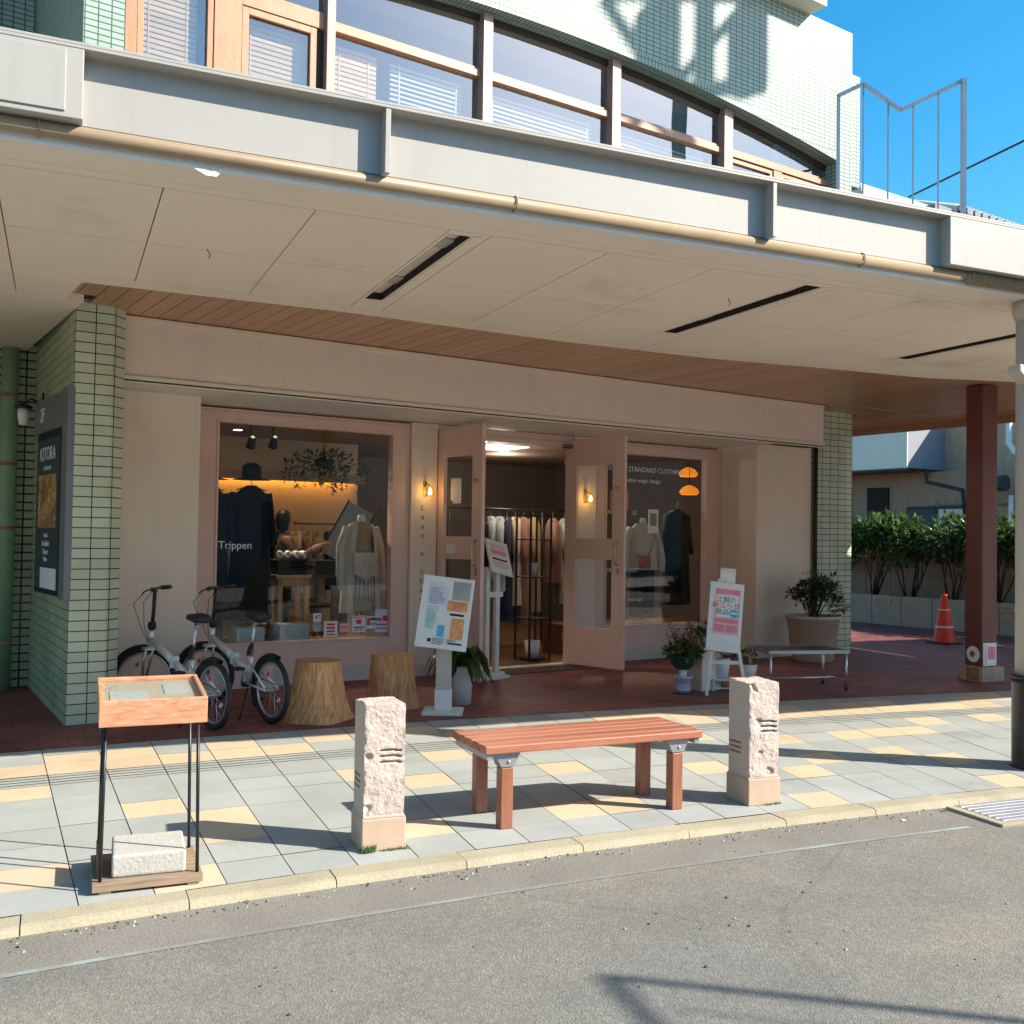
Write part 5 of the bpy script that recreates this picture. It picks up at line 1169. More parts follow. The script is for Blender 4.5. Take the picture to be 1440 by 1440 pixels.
# dark leafed plant in white pot behind the pedestal sign
t = thing('potted_plant', 'white pot with drooping broad dark leaves behind pedestal sign', 'plant', (3.33, 8.55, 0))
g = MB(); g.lathe([(0, 0), (.085, 0), (.105, .33), (.11, .34), (.10, .34), (.095, .30)], M['pot_white'], 28, close=False); g.build('pot', t)
g = MB(); g.lathe([(0, .305), (.096, .305)], M['soil'], 20); g.build('soil', t)
g = MB()
for i in range(26):
    a = rp.uniform(0, 6.28); l = rp.uniform(.18, .32); d = Vector((math.cos(a), math.sin(a), 0)); b0_ = Vector((math.cos(a) * .03, math.sin(a) * .03, .33)); 
    p1 = b0_ + d * l * .45 + Vector((0, 0, rp.uniform(.08, .2))); p2 = p1 + d * l * .45 + Vector((0, 0, -rp.uniform(.06, .22))); p3 = p2 + d * l * .2 + Vector((0, 0, -rp.uniform(.08, .16)))
    sd_ = d.cross(Vector((0, 0, 1))); w = rp.uniform(.03, .045)
    g.add([b0_, p1 - sd_ * w, p1, p1 + sd_ * w, p2 - sd_ * w * .9, p2 + Vector((0, 0, -.01)), p2 + sd_ * w * .9, p3], [(0, 1, 2), (0, 2, 3), (1, 4, 5, 2), (2, 5, 6, 3), (4, 7, 5), (5, 7, 6)], rp.choice((M['leaf_dark'], M['leaf_dark'], M['leaf'])), True)
g.build('leaves', t)
# green bowl on a pale stand, on the floor left of the easel
t = thing('plant_stand', 'small pale blue bucket with post carrying the green bowl', 'plant stand', (5.62, 8.46, 0))
g = MB(); g.lathe([(0, 0), (.065, 0), (.08, .15), (.095, .155), (.095, .17), (.08, .17), (.07, .03)], M['pot_blue'], 26, close=False); g.build('bucket', t)
g = MB(); g.box(-.035, .03, -.02, .02, .02, .235, M['trim']); g.build('post', t, .002)
g = MB(); g.lathe([(.12, 0), (.12, .008), (.09, .009)], M['black_metal'], 24); g.build('saucer', t)
t = thing('potted_plant', 'dark green bowl of bushy bright leaves left of the easel', 'plant', (5.62, 8.46, .236))
g = MB(); g.lathe([(0, 0), (.07, .0), (.12, .05), (.14, .115), (.148, .12), (.148, .13), (.13, .13)], M['pot_green'], 28, close=False); g.build('bowl', t)
g = MB(); g.lathe([(0, .115), (.132, .115)], M['soil'], 20); g.build('soil', t)
g = MB(); foliage(g, (0, 0, .17), (.19, .19, .09), 420, .075, .032, [M['leaf'], M['leaf_light'], M['leaf'], M['leaf_dark']], rp)
for i in range(7):
    a = rp.uniform(0, 6.28); tip = Vector((math.cos(a) * .12, math.sin(a) * .12, rp.uniform(.28, .38))); g.tube([(0, 0, .12), tip * .6 + Vector((0, 0, .05)), tip], .003, M['stem'], 5)
    foliage(g, tip, (.05, .05, .07), 34, .045, .022, [M['leaf_dark'], M['leaf'], M['bag_red']], rp)
g.build('leaves', t)
# pots behind the easel
t = thing('potted_plant', 'small white pot with reddish leaves under the easel', 'plant', (6.12, 8.52, .12))
g = MB(); g.lathe([(0, 0), (.06, 0), (.085, .2), (.075, .2)], M['pot_white'], 24, close=False); g.build('pot', t)
g = MB(); foliage(g, (.03, 0, .26), (.12, .1, .10), 130, .06, .03, [M['leaf_dark'], M['bag_red'], M['cloth_brown']], rp); g.build('leaves', t)
t = thing('shelf_riser', 'low white slatted riser under the easel pots', 'riser', (6.22, 8.50, 0), R(-20))
g = MB(); g.box(-.22, .26, -.11, .11, .10, .118, M['white_paint']); g.box(-.22, -.20, -.11, .11, 0, .0995, M['white_paint']); g.box(.24, .26, -.11, .11, 0, .0995, M['white_paint']); g.box(-.2, .24, -.11, -.1, .02, .035, M['white_paint']); g.build('boards', t, .003)
t = thing('potted_plant', 'cream pot with sparse dry stems right under the easel', 'plant', (6.38, 8.44, .12))
g = MB(); g.lathe([(0, 0), (.07, 0), (.095, .14), (.085, .14)], M['trim'], 24, close=False); g.build('pot', t)
g = MB(); foliage(g, (0, 0, .20), (.10, .10, .07), 70, .06, .024, [M['leaf_dark'], M['cloth_tan'], M['leaf']], rp); g.build('leaves', t)
t = thing('cream_box', 'plain cream box on floor behind the green bowl plant', 'box', (5.98, 8.62, 0), R(12))
g = MB(); g.box(-.16, .12, -.12, .12, 0, .40, M['wall_beige']); g.build('body', t, .008); g = MB(); g.box(-.165, .125, -.125, .125, .4005, .42, M['trim']); g.build('lid', t, .004)
t = thing('potted_plant', 'thin leggy plant with dark leaves behind the easel board', 'plant', (6.20, 8.80, 0))
g = MB(); g.lathe([(0, 0), (.08, 0), (.11, .22), (.10, .22)], M['pot_green'], 22, close=False); g.build('pot', t)
g = MB()
for i in range(6):
    a = rp.uniform(0, 6.28); tip = Vector((-.22 + math.cos(a) * .2, math.sin(a) * .15, rp.uniform(.36, .62))); g.tube([(0, 0, .2), tip * .6, tip], .005, M['stem'], 5)
    foliage(g, tip, (.10, .08, .06), 26, .07, .028, [M['leaf_dark'], M['leaf_dark'], M['leaf']], rp)
g.build('leaves', t)
# big planter in front of the right pillar
pl_ = (8.72, 10.22)
t = thing('potted_shrub', 'large cream tub with bushy green shrub by right pillar', 'plant', (pl_[0], pl_[1], 0))
g = MB(); g.lathe([(0, .0), (.23, 0), (.25, .02), (.325, .53), (.345, .535), (.345, .575), (.315, .575), (.30, .50)], M['terracotta_cream'], 40, close=False); g.build('tub', t)
g = MB(); g.lathe([(0, .53), (.312, .53)], M['soil'], 24); g.build('soil', t)
g = MB()
for i in range(16):
    a = rp.uniform(0, 6.28); rr_ = rp.uniform(.05, .36); tip = Vector((math.cos(a) * rr_ + .06, math.sin(a) * rr_, rp.uniform(.78, 1.05) - .5 * max(0, rr_ - .2)))
    g.tube([(tip.x * .2, tip.y * .2, .53), (tip.x * .7, tip.y * .7, .5 + (tip.z - .5) * .6), tip], .007, M['stem'], 5)
    foliage(g, tip, (.13, .13, .10), 52, .08, .036, [M['leaf_dark'], M['leaf'], M['leaf_dark'], M['leaf_light']], rp)
foliage(g, (-.26, .05, .86), (.10, .08, .05), 70, .07, .03, [M['leaf_dark'], M['leaf']], rp); g.tube([(0, 0, .55), (-.2, .04, .8)], .006, M['stem'], 5)
foliage(g, (.33, -.05, .68), (.12, .12, .14), 150, .065, .03, [M['leaf_dark'], M['leaf'], M['leaf_light']], rp)
g.build('foliage', t)
# low metal bench
t = thing('metal_bench', 'low dark topped steel bench on brick floor by tub', 'bench', (6.98, 8.40, 0), R(-13))
g = MB(); g.box(-.43, .42, -.24, .26, .385, .405, M['black_metal']); g.build('seat', t, .004)
g = MB(); g.box(-.44, .43, -.255, -.2405, .372, .408, M['steel_grey']); g.box(-.44, .43, .2605, .275, .372, .408, M['steel_grey']); g.box(-.445, -.4305, -.25, .27, .372, .408, M['steel_grey']); g.box(.4205, .435, -.25, .27, .372, .408, M['steel_grey']); g.build('seat_rim', t, .002)
for x_, y_ in ((-.415, -.235), (.405, -.235), (-.415, .245), (.405, .245)):
    g = MB(); g.tube([(x_, y_, .025), (x_, y_, .385)], .014, M['chrome'], 10); g.lathe([(.016, 0), (.018, .03)], M['black'], 10, (x_, y_, 0)); g.build('leg', t)
g = MB(); g.tube([(-.415, 0, .10), (.405, 0, .10)], .011, M['chrome'], 8); g.tube([(-.415, -.235, .10), (-.415, .245, .10)], .011, M['chrome'], 8); g.tube([(.405, -.235, .10), (.405, .245, .10)], .011, M['chrome'], 8); g.build('stretcher', t)

# trailing plants inside the left window
for x_, y_, z_, n_l, lb in ((4.45, 10.15, 2.22, 420, 'dark trailing plant hung high in middle of left window'), (3.35, 10.9, 2.40, 90, 'small sunlit sprig hung high at left of left window')):
    t = thing('hanging_plant', lb, 'plant', BW(x_, y_, z_), Q)
    g = MB(); g.tube([(0, 0, .06), (0, 0, 2.765 - z_)], .003, M['stem'], 5); g.lathe([(.02, -.02), (.10, .0), (.12, .08), (.11, .08), (.09, .02)], M['pot_green'], 18, close=False); g.build('basket', t)
    g = MB(); foliage(g, (0, 0, .05), (.14 + n_l * .0006, .14, .12), n_l // 2, .085, .036, [M['leaf_dark'], M['leaf_dark'], M['leaf']], rp)
    if n_l > 200:
        for i in range(7):
            a = rp.uniform(-.45, .6); p0 = Vector((a, rp.uniform(-.1, .1), -.02)); tip = p0 + Vector((rp.uniform(-.06, .06), 0, -rp.uniform(.08, .26))); g.tube([(0, 0, .04), p0, tip], .0025, M['stem'], 4); foliage(g, (p0 + tip) / 2, (.07, .06, .14), 30, .07, .03, [M['leaf_dark'], M['leaf']], rp)
    g.build('leaves', t)
t = thing('leaning_panel', 'pale framed panel leaning behind the cream cardigan mannequin', 'panel', BW(5.05, 11.6, .9), Q + R(-25))
g = MB(); Tq = Matrix.Rotation(R(28), 4, 'Y'); g.box(-.17, .17, -.01, .01, .35, 1.05, M['cloth_pale'], Tq); g.build('board', t); g = MB(); g.box(-.19, -.1705, -.015, .015, .33, 1.07, M['dark_brown'], Tq); g.box(.1705, .19, -.015, .015, .33, 1.07, M['dark_brown'], Tq); g.build('frame', t)
for x_, y_, w_, h_, lb in ((3.55, 9.95, .30, .20, 'white cloth covered box on the left window floor, beside the bicycle saddle'), (4.02, 9.98, .34, .22, 'white cloth covered box on the left window floor, in front of the stool')):
    g = MB(); g.box(-w_ / 2, w_ / 2, -.12, .12, 0, h_, M['cloth_pale']); o = g.build('covered_box', None, .012, 3); o.location = BW(x_, y_, .361); o.rotation_euler = (0, 0, Q + .1); tag(o, lb, 'box')
# a flake of peeling paint on the soffit edge
g = MB(); g.add([(0, 0, 0), (.09, -.004, -.012), (.15, .0, .004), (.12, .006, -.03), (.07, -.008, -.035)], [(0, 1, 4), (1, 2, 3), (1, 3, 4)], M['white_paint']); o = g.build('paint_flake'); o.location = (.50, 4.772, 3.158); tag(o, 'curled flake of white paint peeling off the canopy soffit edge', 'flake')

# ------------------------------------------------------------------ folding bicycles
def bicycle(rear, front, label, steer, group):
    rear, front = Vector(rear), Vector(front); d = front - rear; wb = d.length; ang = math.atan2(d.y, d.x)
    t = thing('folding_bicycle', label, 'bicycle', (rear.x, rear.y, 0), ang, group)
    RW = .245
    def wheel(c, rot, name):
        w = bpy.data.objects.new(name, None); COL.objects.link(w); w.parent = t; w.location = c; w.rotation_euler = (0, 0, rot)
        g = MB(); g.torus((0, 0, 0), (0, 1, 0), RW - .002, .022, M['black'], 48, 10); g.build('tyre', w)
        g = MB(); g.torus((0, 0, 0), (0, 1, 0), RW - .032, .012, M['chrome'], 48, 8, sq=.9); g.build('rim', w)
        g = MB()
        for i in range(20):
            a = 2 * math.pi * i / 20; s_ = .02 if i % 2 else -.02; off = .25 if i % 4 < 2 else -.25
            g.tube([(math.cos(a + off) * .02, s_, math.sin(a + off) * .02), (math.cos(a) * (RW - .04), 0, math.sin(a) * (RW - .04))], .0012, M['chrome'], 4, cap=False)
        g.tube([(0, -.05, 0), (0, .05, 0)], .016, M['steel_grey'], 12); g.build('spokes', w)
        g = MB(); g.torus((0, 0, 0), (0, 1, 0), RW + .026, .018, M['black'], 30, 6, -R(20) if name == 'rear_wheel' else -R(45), R(125) if name == 'rear_wheel' else R(70), sq=1.6); g.build('mudguard', w)
        for s_ in (0, 1): 
            gg = MB(); a = 1.1 + s_ * 2.6; gg.box(-.02, .02, -.004, .004, -.011, .011, M['red_ink'] if s_ == 0 else M['cone_band'], Matrix.Translation((math.cos(a) * .13, 0, math.sin(a) * .13)) @ Matrix.Rotation(a, 4, 'Y')); gg.build('reflector', w)
        return w
    wheel((0, 0, RW + .022), 0, 'rear_wheel'); wheel((wb, 0, RW + .022), steer, 'front_wheel')
    hx = wb - .10
    g = MB()
    g.tube([(hx - .005, 0, .60), (hx - .30, 0, .50), (hx - .40, 0, .455)], .026, M['silver'], 12, squash=1.3)
    g.box(hx - .44, hx - .395, -.03, .03, .41, .50, M['pot_white'])
    g.tube([(hx - .43, 0, .455), (.37, 0, .36)], .026, M['silver'], 12); g.tube([(hx - .42, 0, .43), (.42, 0, .33), (.36, 0, .28)], .014, M['silver'], 10)
    g.tube([(hx + .01, 0, .52), (hx - .015, 0, .68)], .022, M['silver'], 12); g.tube([(.375, 0, .26), (.33, 0, .50)], .019, M['silver'], 12)
    for s_ in (-1, 1):
        g.tube([(.37, s_ * .02, .28), (0, s_ * .055, RW + .022)], .010, M['silver'], 8); g.tube([(.335, s_ * .02, .46), (.0, s_ * .055, RW + .03)], .009, M['silver'], 8)
    g.build('frame', t)
    g = MB()
    c_, sn = math.cos(steer), math.sin(steer)
    for s_ in (-1, 1): g.tube([(hx + .015, s_ * .045 * c_, .53), (hx + .06 , s_ * .05 * c_ , .42), (wb - sn * s_ * .055, s_ * .055 * c_, RW + .022)], .012, M['chrome'], 8)
    g.box(hx - .02, hx + .05, -.055, .055, .515, .54, M['chrome']); g.build('fork', t)
    g = MB(); g.tube([(hx - .015, 0, .68), (hx - .045, 0, .86), (hx - .06, 0, 1.03)], .016, M['black_metal'], 10); g.lathe([(.03, 0), (.035, .03), (.03, .06)], M['black'], 12, (hx - .02, 0, .69)); g.build('stem', t)
    hb = Vector((hx - .06, 0, 1.03)); ax = Vector((-sn, c_, 0)); bk = Vector((-c_, -sn, 0))
    g = MB(); g.tube([hb - ax * .27 + bk * .05, hb - ax * .12, hb, hb + ax * .12, hb + ax * .27 + bk * .05], .012, M['black_metal'], 10); g.build('handlebar', t)
    for s_ in (-1, 1):
        g = MB(); g.tube([hb + ax * s_ * .16 + bk * .015, hb + ax * s_ * .285 + bk * .055], .019, M['black'], 10); g.build('grip', t)
        g = MB(); g.tube([hb + ax * s_ * .14 - bk * .01, hb + ax * s_ * .16 - bk * .05 - Vector((0, 0, .02)), hb + ax * s_ * .25 - bk * .04 - Vector((0, 0, .035))], .006, M['black_metal'], 6); g.build('brake_lever', t)
    g = MB()
    for s_ in (-1, 1): g.tube([hb + ax * s_ * .14 - bk * .03, hb + ax * s_ * .16 - bk * .13 - Vector((0, 0, .12)), hb + ax * s_ * .06 - bk * .10 - Vector((0, 0, .30)), Vector((hx + .03, 0, .56))], .003, M['black'], 5)
    g.build('cable', t)
    g = MB(); g.tube([(.33, 0, .50), (.285, 0, .80)], .013, M['chrome'], 10); g.build('seat_post', t)
    g = MB(); n = 16; vs = []; fs = []
    for x_, w, h in ((-.14, .05, .03), (-.12, .075, .045), (-.05, .078, .05), (.03, .04, .04), (.11, .024, .032), (.14, .014, .022)):
        for j in range(n): q = 2 * math.pi * j / n; vs.append((.285 + x_, w * math.cos(q), .825 + (h if math.sin(q) > 0 else h * .6) * math.sin(q)))
    for i in range(5):
        for j in range(n): fs.append((i * n + j, i * n + (j + 1) % n, (i + 1) * n + (j + 1) % n, (i + 1) * n + j))
    fs += [tuple(range(n - 1, -1, -1)), tuple(range(5 * n, 6 * n))]; g.add(vs, fs, M['black'], True)
    for s_ in (-1, 1): g.torus((.2, s_ * .035, .775), (0, 0, 1), .018, .006, M['chrome'], 12, 5)
    g.build('saddle', t)
    g = MB(); g.torus((.37, -.03, .27), (0, 1, 0), .075, .006, M['steel_grey'], 28, 6, sq=.6); g.lathe([(.02, -.05), (.02, .05)], M['black_metal'], 12, T=Matrix.Translation((.37, 0, .27)) @ Matrix.Rotation(R(90), 4, 'X'))
    for s_, a in ((-1, 1.2), (1, 1.2 + math.pi)): 
        e = Vector((.37 + .15 * math.cos(a), s_ * .07, .27 - .15 * math.sin(a))); g.tube([(.37, s_ * .06, .27), e], .010, M['steel_grey'], 8); g.box(-.045, .045, -.035, .035, -.012, .012, M['black'], Matrix.Translation(e + Vector((0, s_ * .05, 0))))
    g.build('crankset', t)
    g = MB(); g.tube([(.37, -.03, .345), (0, -.035, RW + .06)], .004, M['black'], 5); g.tube([(.37, -.03, .195), (0, -.035, RW - .015)], .004, M['black'], 5); g.build('chain', t)
    g = MB(); g.tube([(.28, .05, .26), (.20, .17, .01)], .007, M['black_metal'], 6); g.build('kickstand', t)
    g = MB(); g.torus((.30, .03, .56), (.3, .8, .3), .045, .010, M['black'], 20, 6); g.build('lock', t)
    return t
bicycle((1.10, 8.02, 0), (.68, 9.08, 0), 'silver folding bicycle with black saddle nearest the green pillar', R(50), 'silver folding bicycles')
bicycle((1.56, 8.14, 0), (1.19, 9.20, 0), 'silver folding bicycle parked right beside the log stool', R(40), 'silver folding bicycles')

# ------------------------------------------------------------------ passage on the right
t = thing('steel_post', 'square maroon steel post with rusty foot in the passage', 'post', (9.36, 8.22, 0), Q - R(10))
g = MB(); g.box(-.115, .115, -.115, .115, .161, 3.265, M['post_red']); g.build('shaft', t, .012)
g = MB(); g.box(-.165, .165, -.165, .165, 0, .16, M['foot']); g.box(-.166, -.1652, -.12, .05, .01, .15, M['rust']); g.build('foot', t, .008)
t2 = thing('sticker', 'torn white round sticker near foot of maroon post', 'sticker', (9.36, 8.22, 0), Q - R(10))
g = MB(); g.lathe([(0, 0), (.085, 0), (.09, .003)], M['paper'], 18, T=Matrix.Translation((-.116, .0, .29)) @ Matrix.Rotation(R(-90), 4, 'Y')); g.build('backing', t2)
g = MB(); g.lathe([(0, .004), (.035, .004)], M['orange_ink'], 16, T=Matrix.Translation((-.116, .01, .29)) @ Matrix.Rotation(R(-90), 4, 'Y')); g.build('print', t2)
t2 = thing('sticker', 'torn red and white poster strip on maroon post foot', 'sticker', (9.36, 8.22, 0), Q - R(10))
g = MB(); g.box(-.10, .10, -.119, -.1165, .17, .42, M['paper']); g.build('backing', t2)
g = MB(); g.box(-.03, .08, -.121, -.1195, .24, .38, M['pink']); g.box(-.08, -.05, -.121, -.1195, .18, .40, M['blind_white']); g.build('print', t2)
c_ = BW(14.04, 9.05)
t = thing('traffic_cone', 'bright red traffic cone with two pale bands', 'cone', c_)
g = MB(); g.box(-.19, .19, -.19, .19, 0, .025, M['black']); g.build('base', t, .008)
g = MB(); g.lathe([(.17, .025), (.16, .04), (.045, .72), (.042, .74), (.0, .742)], M['cone_red'], 32); g.build('body', t)
g = MB()
for z0, z1 in ((.24, .27), (.50, .52)):
    f = lambda z: .16 - .115 * (z - .04) / .68 + .0015
    g.lathe([(f(z0), z0), (f(z1), z1)], M['cone_band'], 32, close=False)
g.build('band', t)
# low slab wall with hedge
t = thing('slab_wall', 'low tan stone slab wall under the hedge', 'wall', BW(16.2, 0, 0), Q)
for i in range(26):
    y0 = 2.0 + i * .62
    g = MB(); g.box(0, .12, y0 + .006, y0 + .614, 0, .535, M['stone_wall']); g.build('slab', t, .006)
g = MB(); g.box(.03, .15, 2, 18.1, .0, .50, M['dark']); g.box(.155, .9, 2, 18, 0, .42, M['soil']); g.build('core', t)
for yy, lb in ((11.70, 'small pinkish name plate on the slab wall near the tiled pillar'), (9.33, 'small pale plate on the slab wall behind the column')):
    t2 = thing('wall_plate', lb, 'plate', BW(16.195, yy, .44), Q - R(90))
    g = MB(); g.box(-.19, .19, -.012, 0, -.045, .045, M['pave_pink']); g.build('plate', t2, .003)
    text('lettering', '駐車禁止', M['letter_red'], t2, .07, TF(0, -.0135, 0), .0008)
t = thing('back_fence', 'tan board fence standing behind the hedge stems', 'fence', BW(17.1, 0, 0), Q)
g = MB(); 
for i in range(60): g.box(0, .04, 1.8 + i * .28, 1.8 + i * .28 + .268, 0, 1.55, M['stone_wall'])
g.build('boards', t)
g = MB(); g.box(.041, .08, 1.8, 18.6, .2, .3, M['stone_wall']); g.box(.041, .08, 1.8, 18.6, 1.2, 1.3, M['stone_wall']); g.build('rails', t)
hr = random.Random(31)
spots = [(12.95, 'hedge shrub with glossy leaves nearest the tiled pillar'), (12.2, 'glossy leaved hedge shrub, second from the tiled pillar'), (11.4, 'glossy leaved hedge shrub above the small wall plate'), (10.6, 'low branching hedge shrub left of the red cone'), (9.8, 'glossy hedge shrub directly behind the maroon post'), (9.1, 'hedge shrub between maroon post and cream column'), (8.3, 'hedge shrub hidden behind the cream column'), (7.4, 'hedge shrub at far right beyond the cream column'), (13.8, 'hedge shrub behind the tiled pillar'), (6.5, 'rightmost hedge shrub past the column')]
for yy, lb in spots:
    t = thing('hedge_shrub', lb, 'shrub', BW(16.62 + hr.uniform(-.1, .1), yy, .42), hr.uniform(0, 6), 'shrubs of the hedge on the slab wall')
    g = MB()
    for i in range(9):
        a = hr.uniform(0, 6.28); rr_ = hr.uniform(.15, .45); g.tube([(math.cos(a) * .05, math.sin(a) * .05, 0), (math.cos(a) * rr_ * .6, math.sin(a) * rr_ * .6, .35), (math.cos(a + .3) * rr_, math.sin(a + .3) * rr_, .85), (math.cos(a + .3) * rr_, math.sin(a + .3) * rr_, 1.2)], .016, M['stem'], 5, .008)
    g.build('stems', t)
    g = MB(); 
    for i in range(7):
        a = hr.uniform(0, 6.28); rr_ = hr.uniform(.1, .42); foliage(g, (math.cos(a) * rr_, math.sin(a) * rr_, hr.uniform(.85, 1.40)), (.34, .34, .26), 170, .15, .062, [M['leaf'], M['leaf_light'], M['leaf_light'], M['leaf_dark'], M['leaf']], hr)
    g.build('leaves', t)
# neighbour houses
t = thing('neighbour_house', 'cream and blue grey house behind the hedge', 'house', BW(19, 0, 0), Q)
g = MB(); g.box(0, 4, 13.15, 19, 3.10, 7.2, M['house_white']); g.add([(-.001, 13.149, 3.10), (1.4, 13.149, 3.10), (1.4, 13.149, 7.2), (-.001, 13.149, 7.2)], [(0, 1, 2, 3)], M['house_grey']); g.box(.0, .03, 13.13, 13.1485, 3.1, 7.2, M['white_paint']); g.build('upper_storey', t)
g = MB(); g.box(-.02, 4.0, 13.1, 19, 3.06, 3.099, M['black_metal']); g.build('eave', t)
g = MB(); g.box(.9, 5, 8.0, 19, 0, 3.059, M['house_brown']); g.build('lower_wall', t)
g = MB(); g.box(1.4005, 5, 8.0, 13.148, 3.06, 4.5, M['foot']); g.build('rear_wing', t)
g = MB(); g.box(.85, .899, 14.2, 14.75, .2, 2.75, M['dark']); g.box(.86, .899, 15.2, 16.0, .2, 2.7, M['house_brown']); g.build('door', t)
for y0, y1 in ((12.2, 13.7),):
    g = MB(); g.box(.82, .899, y0, y1, 1.5, 2.3, M['stem']); w_ = g.build('window', t); g = MB(); g.box(.81, .8195, y0 + .06, y0 + .72, 1.56, 2.24, M['blind_white']); g.box(.81, .8195, y0 + .8, y1 - .06, 1.56, 2.24, M['slate']); g.build('pane', w_)
g = MB(); g.lathe([(.16, 0), (.16, .75)], M['slate'], 20, T=Matrix.Translation((.35, 11.9, 2.72)) @ Matrix.Rotation(R(90), 4, 'X')); g.build('awning_roll', t)
g = MB(); g.tube([(.5, 13.0, 3.06), (.5, 13.0, 2.82), (.55, 12.2, 2.62), (.55, 12.1, 1.8)], .045, M['black_metal'], 8); g.build('gutter_pipe', t)
g = MB(); g.tube([(.8, 11.35, 4.2), (.8, 11.35, 3.55), (.75, 11.2, 3.35), (.75, 11.0, 3.30)], .06, M['pot_white'], 10); g.tube([(.8, 11.3, 2.5), (.8, 11.3, 1.5)], .05, M['pot_white'], 10); g.build('duct', t)
def tiled_roof(t, x0, x1, y0, y1, z0, z1, m, name='roof', pitch=.24):
    g = MB(); n = int((y1 - y0) / pitch)
    for i in range(n):
        y = y0 + i * pitch; g.add([(x0, y, z0), (x0, y + pitch * .5, z0 + .05), (x0, y + pitch, z0), (x1, y, z1), (x1, y + pitch * .5, z1 + .05), (x1, y + pitch, z1)], [(0, 1, 4, 3), (1, 2, 5, 4)], m)
        g.tube([(x0 - .01, y + pitch * .5, z0 + .02), (x0 + .02, y + pitch * .5, z0 + .02)], .05, m, 8)
    g.box(x0, x1, y0, y1, min(z0, z1) - .1, min(z0, z1) - .02, m); return g.build(name, t)
t = thing('yellow_house', 'ochre corrugated house with dark tiled roofs behind the hedge', 'house', BW(21.5, 0, 0), Q)
g = MB()
for i in range(70): y = 4.0 + i * .12; g.add([(0, y, 0), (-.03, y + .06, 0), (0, y + .12, 0), (0, y, 4.0), (-.03, y + .06, 4.0), (0, y + .12, 4.0)], [(0, 3, 4, 1), (1, 4, 5, 2)], M['house_yellow'])
g.box(.01, 4, 4, 12.4, 0, 4.1, M['house_yellow']); g.build('wall', t)
tiled_roof(t, -.35, 2.2, 3.8, 12.6, 3.85, 5.2, M['roof_tile']); tiled_roof(t, -1.6, -.01, 9.8, 13.2, 2.38, 2.68, M['roof_tile'], 'lean_to_roof')
g = MB(); g.box(-.06, -.005, 12.0, 12.3, 2.9, 3.5, M['white_paint']); g.box(-.07, -.061, 12.03, 12.27, 2.94, 3.46, M['slate']); g.build('window', t)
g = MB(); g.tube([(-.05, 12.35, 3.85), (-.1, 11.9, 3.55), (-.2, 11.0, 3.75)], .02, M['blind_white'], 6); g.tube([(-.05, 12.4, 2.6), (-.1, 12.2, 3.0), (-.1, 11.9, 3.3)], .02, M['wire'], 6); g.build('pipe', t)
# taller buildings whose roofs rise over the canopy at right
t = thing('flat_roof_building', 'grey flat roofed block seen low through the crest frame', 'building', BW(23.4, 17.6, 0), Q)
g = MB(); g.box(.3, 3.2, .3, 6, -.2, 10.9, M['house_grey']); g.build('wall', t)
g = MB(); g.prism([(0, 11.0), (3.5, 11.0), (3.75, 11.35), (-.1, 11.35)], 'y', 0, 6.5, M['roof_pale']); g.box(2.9, 3.7, -.3, -.001, 11.05, 11.3, M['roof_tile']); g.build('roof', t)
t = thing('tiled_roof_house', 'grey tiled roof house rising over canopy at right edge', 'house', BW(27.9, 17.6, 0), Q)
g = MB(); g.box(.4, 9, .4, 7, -.2, 11.3, M['house_grey']); g.build('wall', t)
g = MB()
for i in range(24):
    x_ = -.1 + i * .40; g.tube([(x_, -.15, 11.45), (x_, 4.2, 13.0)], .15, M['roof_pale'], 8); g.lathe([(0, 0), (.15, 0), (.15, .06)], M['roof_tile'], 12, T=Matrix.Translation((x_, -.15, 11.45)) @ Matrix.Rotation(R(90), 4, 'X'))
g.box(-.3, 9.3, 0, 4.2, 11.2, 11.36, M['roof_tile']); g.build('roof', t)
g = MB(); g.tube([(-.4, -.25, 11.22), (9.3, -.25, 11.22)], .10, M['dark'], 8); g.build('eave_gutter', t)
# unseen utility pole, added so its crossarms and braces shade the tiled wall
t = thing('shadow_pole', 'unseen utility pole with transformers, added to shade the tiled wall', 'utility pole', (14.15, 4.2, 0))
g = MB(); g.lathe([(.20, -.25), (.12, 15.2)], M['concrete'], 20); g.build('pole', t)
for z_, ln in ((14.7, 1.1), (14.0, 1.1), (12.9, .8)):
    g = MB(); g.box(-ln, ln, -.06, .06, z_, z_ + .13, M['steel_grey'], Matrix.Rotation(R(35), 4, 'Z')); g.build('crossarm', t)
for s_ in (-1, 1):
    g = MB(); g.lathe([(.24, 0), (.26, .04), (.26, .85), (.1, .95)], M['steel_grey'], 20, T=Matrix.Rotation(R(35), 4, 'Z') @ Matrix.Translation((s_ * .55, 0, 12.98))); g.build('transformer', t)
g = MB(); g.tube([(-.95, -.66, 14.0), (.0, 0, 12.3)], .07, M['steel_grey'], 8); g.tube([(.95, .66, 14.7), (-.6, -.42, 12.6)], .07, M['steel_grey'], 8); g.build('brace', t)
g = MB(); a, b_ = BW(20.0, 14.0, 0) , Vector((14.15, 4.2, 8.602)); a = Vector((17.47, 17.371, 9.374)); g.tube([a + (b_ - a) * i / 12 - Vector((0, 0, .0)) for i in range(13)], .022, M['wire'], 6)
tag(g.build('overhead_cable'), 'black overhead cable crossing blue sky behind the crest frame', 'cable')

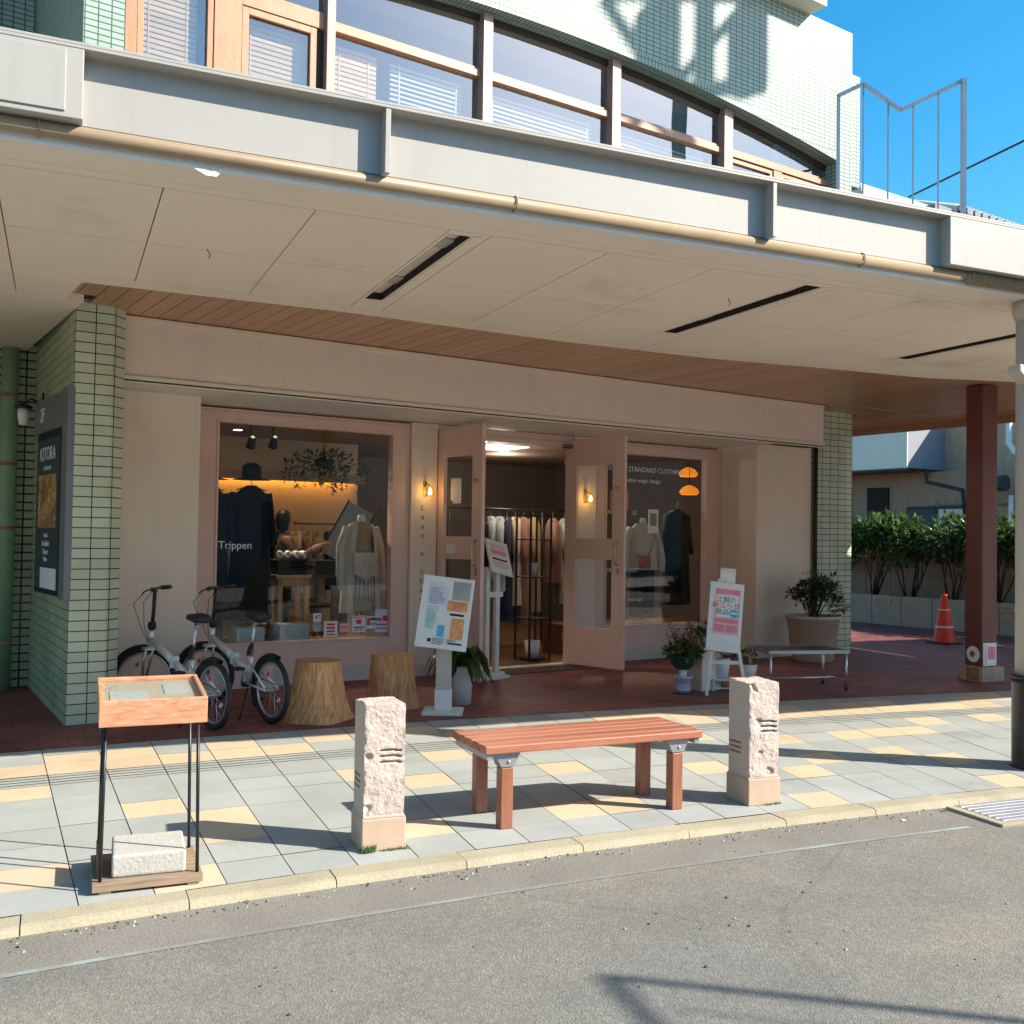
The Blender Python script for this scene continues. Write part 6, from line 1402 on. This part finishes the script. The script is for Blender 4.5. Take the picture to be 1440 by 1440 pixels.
# ------------------------------------------------------------------ far side of the street (behind the viewer): reflected in the glass
t = thing('facing_canopy', 'unseen canopy behind the viewer, cut short to let sunlight in', 'canopy')  # unseen; kept short so the ground facing the shop stays sunlit
g = MB(); g.box(6.2, 9.6, -3.2, -.85, 3.25, 3.5, M['canopy_white']); g.build('slab', t)
for x_ in (6.6, 9.2): g = MB(); g.lathe([(.15, -.05), (.15, 3.15)], M['column'], 20, (x_, -1.3, 0)); g.build('column', t)
t = thing('facing_building', 'plain shop row across the street behind the viewer', 'building')
g = MB(); g.box(-24, 75, -16, -12.2, -.1, 6.8, M['opp_wall']); g.build('wall', t)
for i in range(9): g = MB(); g.box(-20 + i * 5, -17.2 + i * 5, -12.2, -12.17, .2, 2.6, M['slate']); g.build('shopfront', t)
g = MB(); g.quad((-24, -12.2, -.02), (75, -12.2, -.02), (75, -1.2, -.02), (-24, -1.2, -.02), M['pave_grey']); tag(g.build('facing_pavement'), kind='structure')
t = thing('crest_frame', 'steel M shaped frame on the facing canopy behind viewer', 'metal frame', (7.26, -.89, 3.5), math.atan2(-.58, -.80))
pp = [(0, 1.05), (.36, .84), (.66, 1.04), (.82, .96)]
g = MB()
for a, b_ in zip(pp, pp[1:]): bar(g, (a[0], 0, a[1]), (b_[0], 0, b_[1]), .035, M['steel_grey'])
g.build('top_rail', t)
for a in (pp[0], pp[3]): g = MB(); bar(g, (a[0], 0, 0), (a[0], 0, a[1]), .035, M['steel_grey']); g.build('post', t)
for s_ in (.2, .4, .6): g = MB(); bar(g, (s_, 0, 0), (s_, 0, .85), .01, M['steel_grey']); g.build('bar', t)
g = MB(); rgt = random.Random(77)
for i in range(520):
    x = rgt.uniform(-.4, 6); y = KY(x) - .147 - abs(rgt.gauss(0, .06)) if rgt.random() < .8 else KY(x) - rgt.uniform(.2, 2.2); r_ = rgt.uniform(.002, .0065); z = -.032
    g.add([(x - r_, y - r_ * .7, z), (x + r_, y - r_, z), (x + r_ * .8, y + r_, z), (x - r_, y + r_ * .8, z), (x, y, z + r_ * 1.3)], [(0, 1, 4), (1, 2, 4), (2, 3, 4), (3, 0, 4)], M[rgt.choice(('kerb', 'stem', 'concrete', 'leaf_dark', 'grout'))])
tag(g.build('grit'), 'loose grit and leaf crumbs gathered along the kerb', 'grit', kind='stuff')
# litter: one white scrap on the road
g = MB(); g.add([(0, 0, 0), (.03, .004, .004), (.026, .02, .002), (.004, .018, .006)], [(0, 1, 2, 3)], M['paper']); o = g.build('paper_scrap'); o.location = (4.28, 4.27, -.028); tag(o, 'tiny white paper scrap on the asphalt near the grate', 'litter')
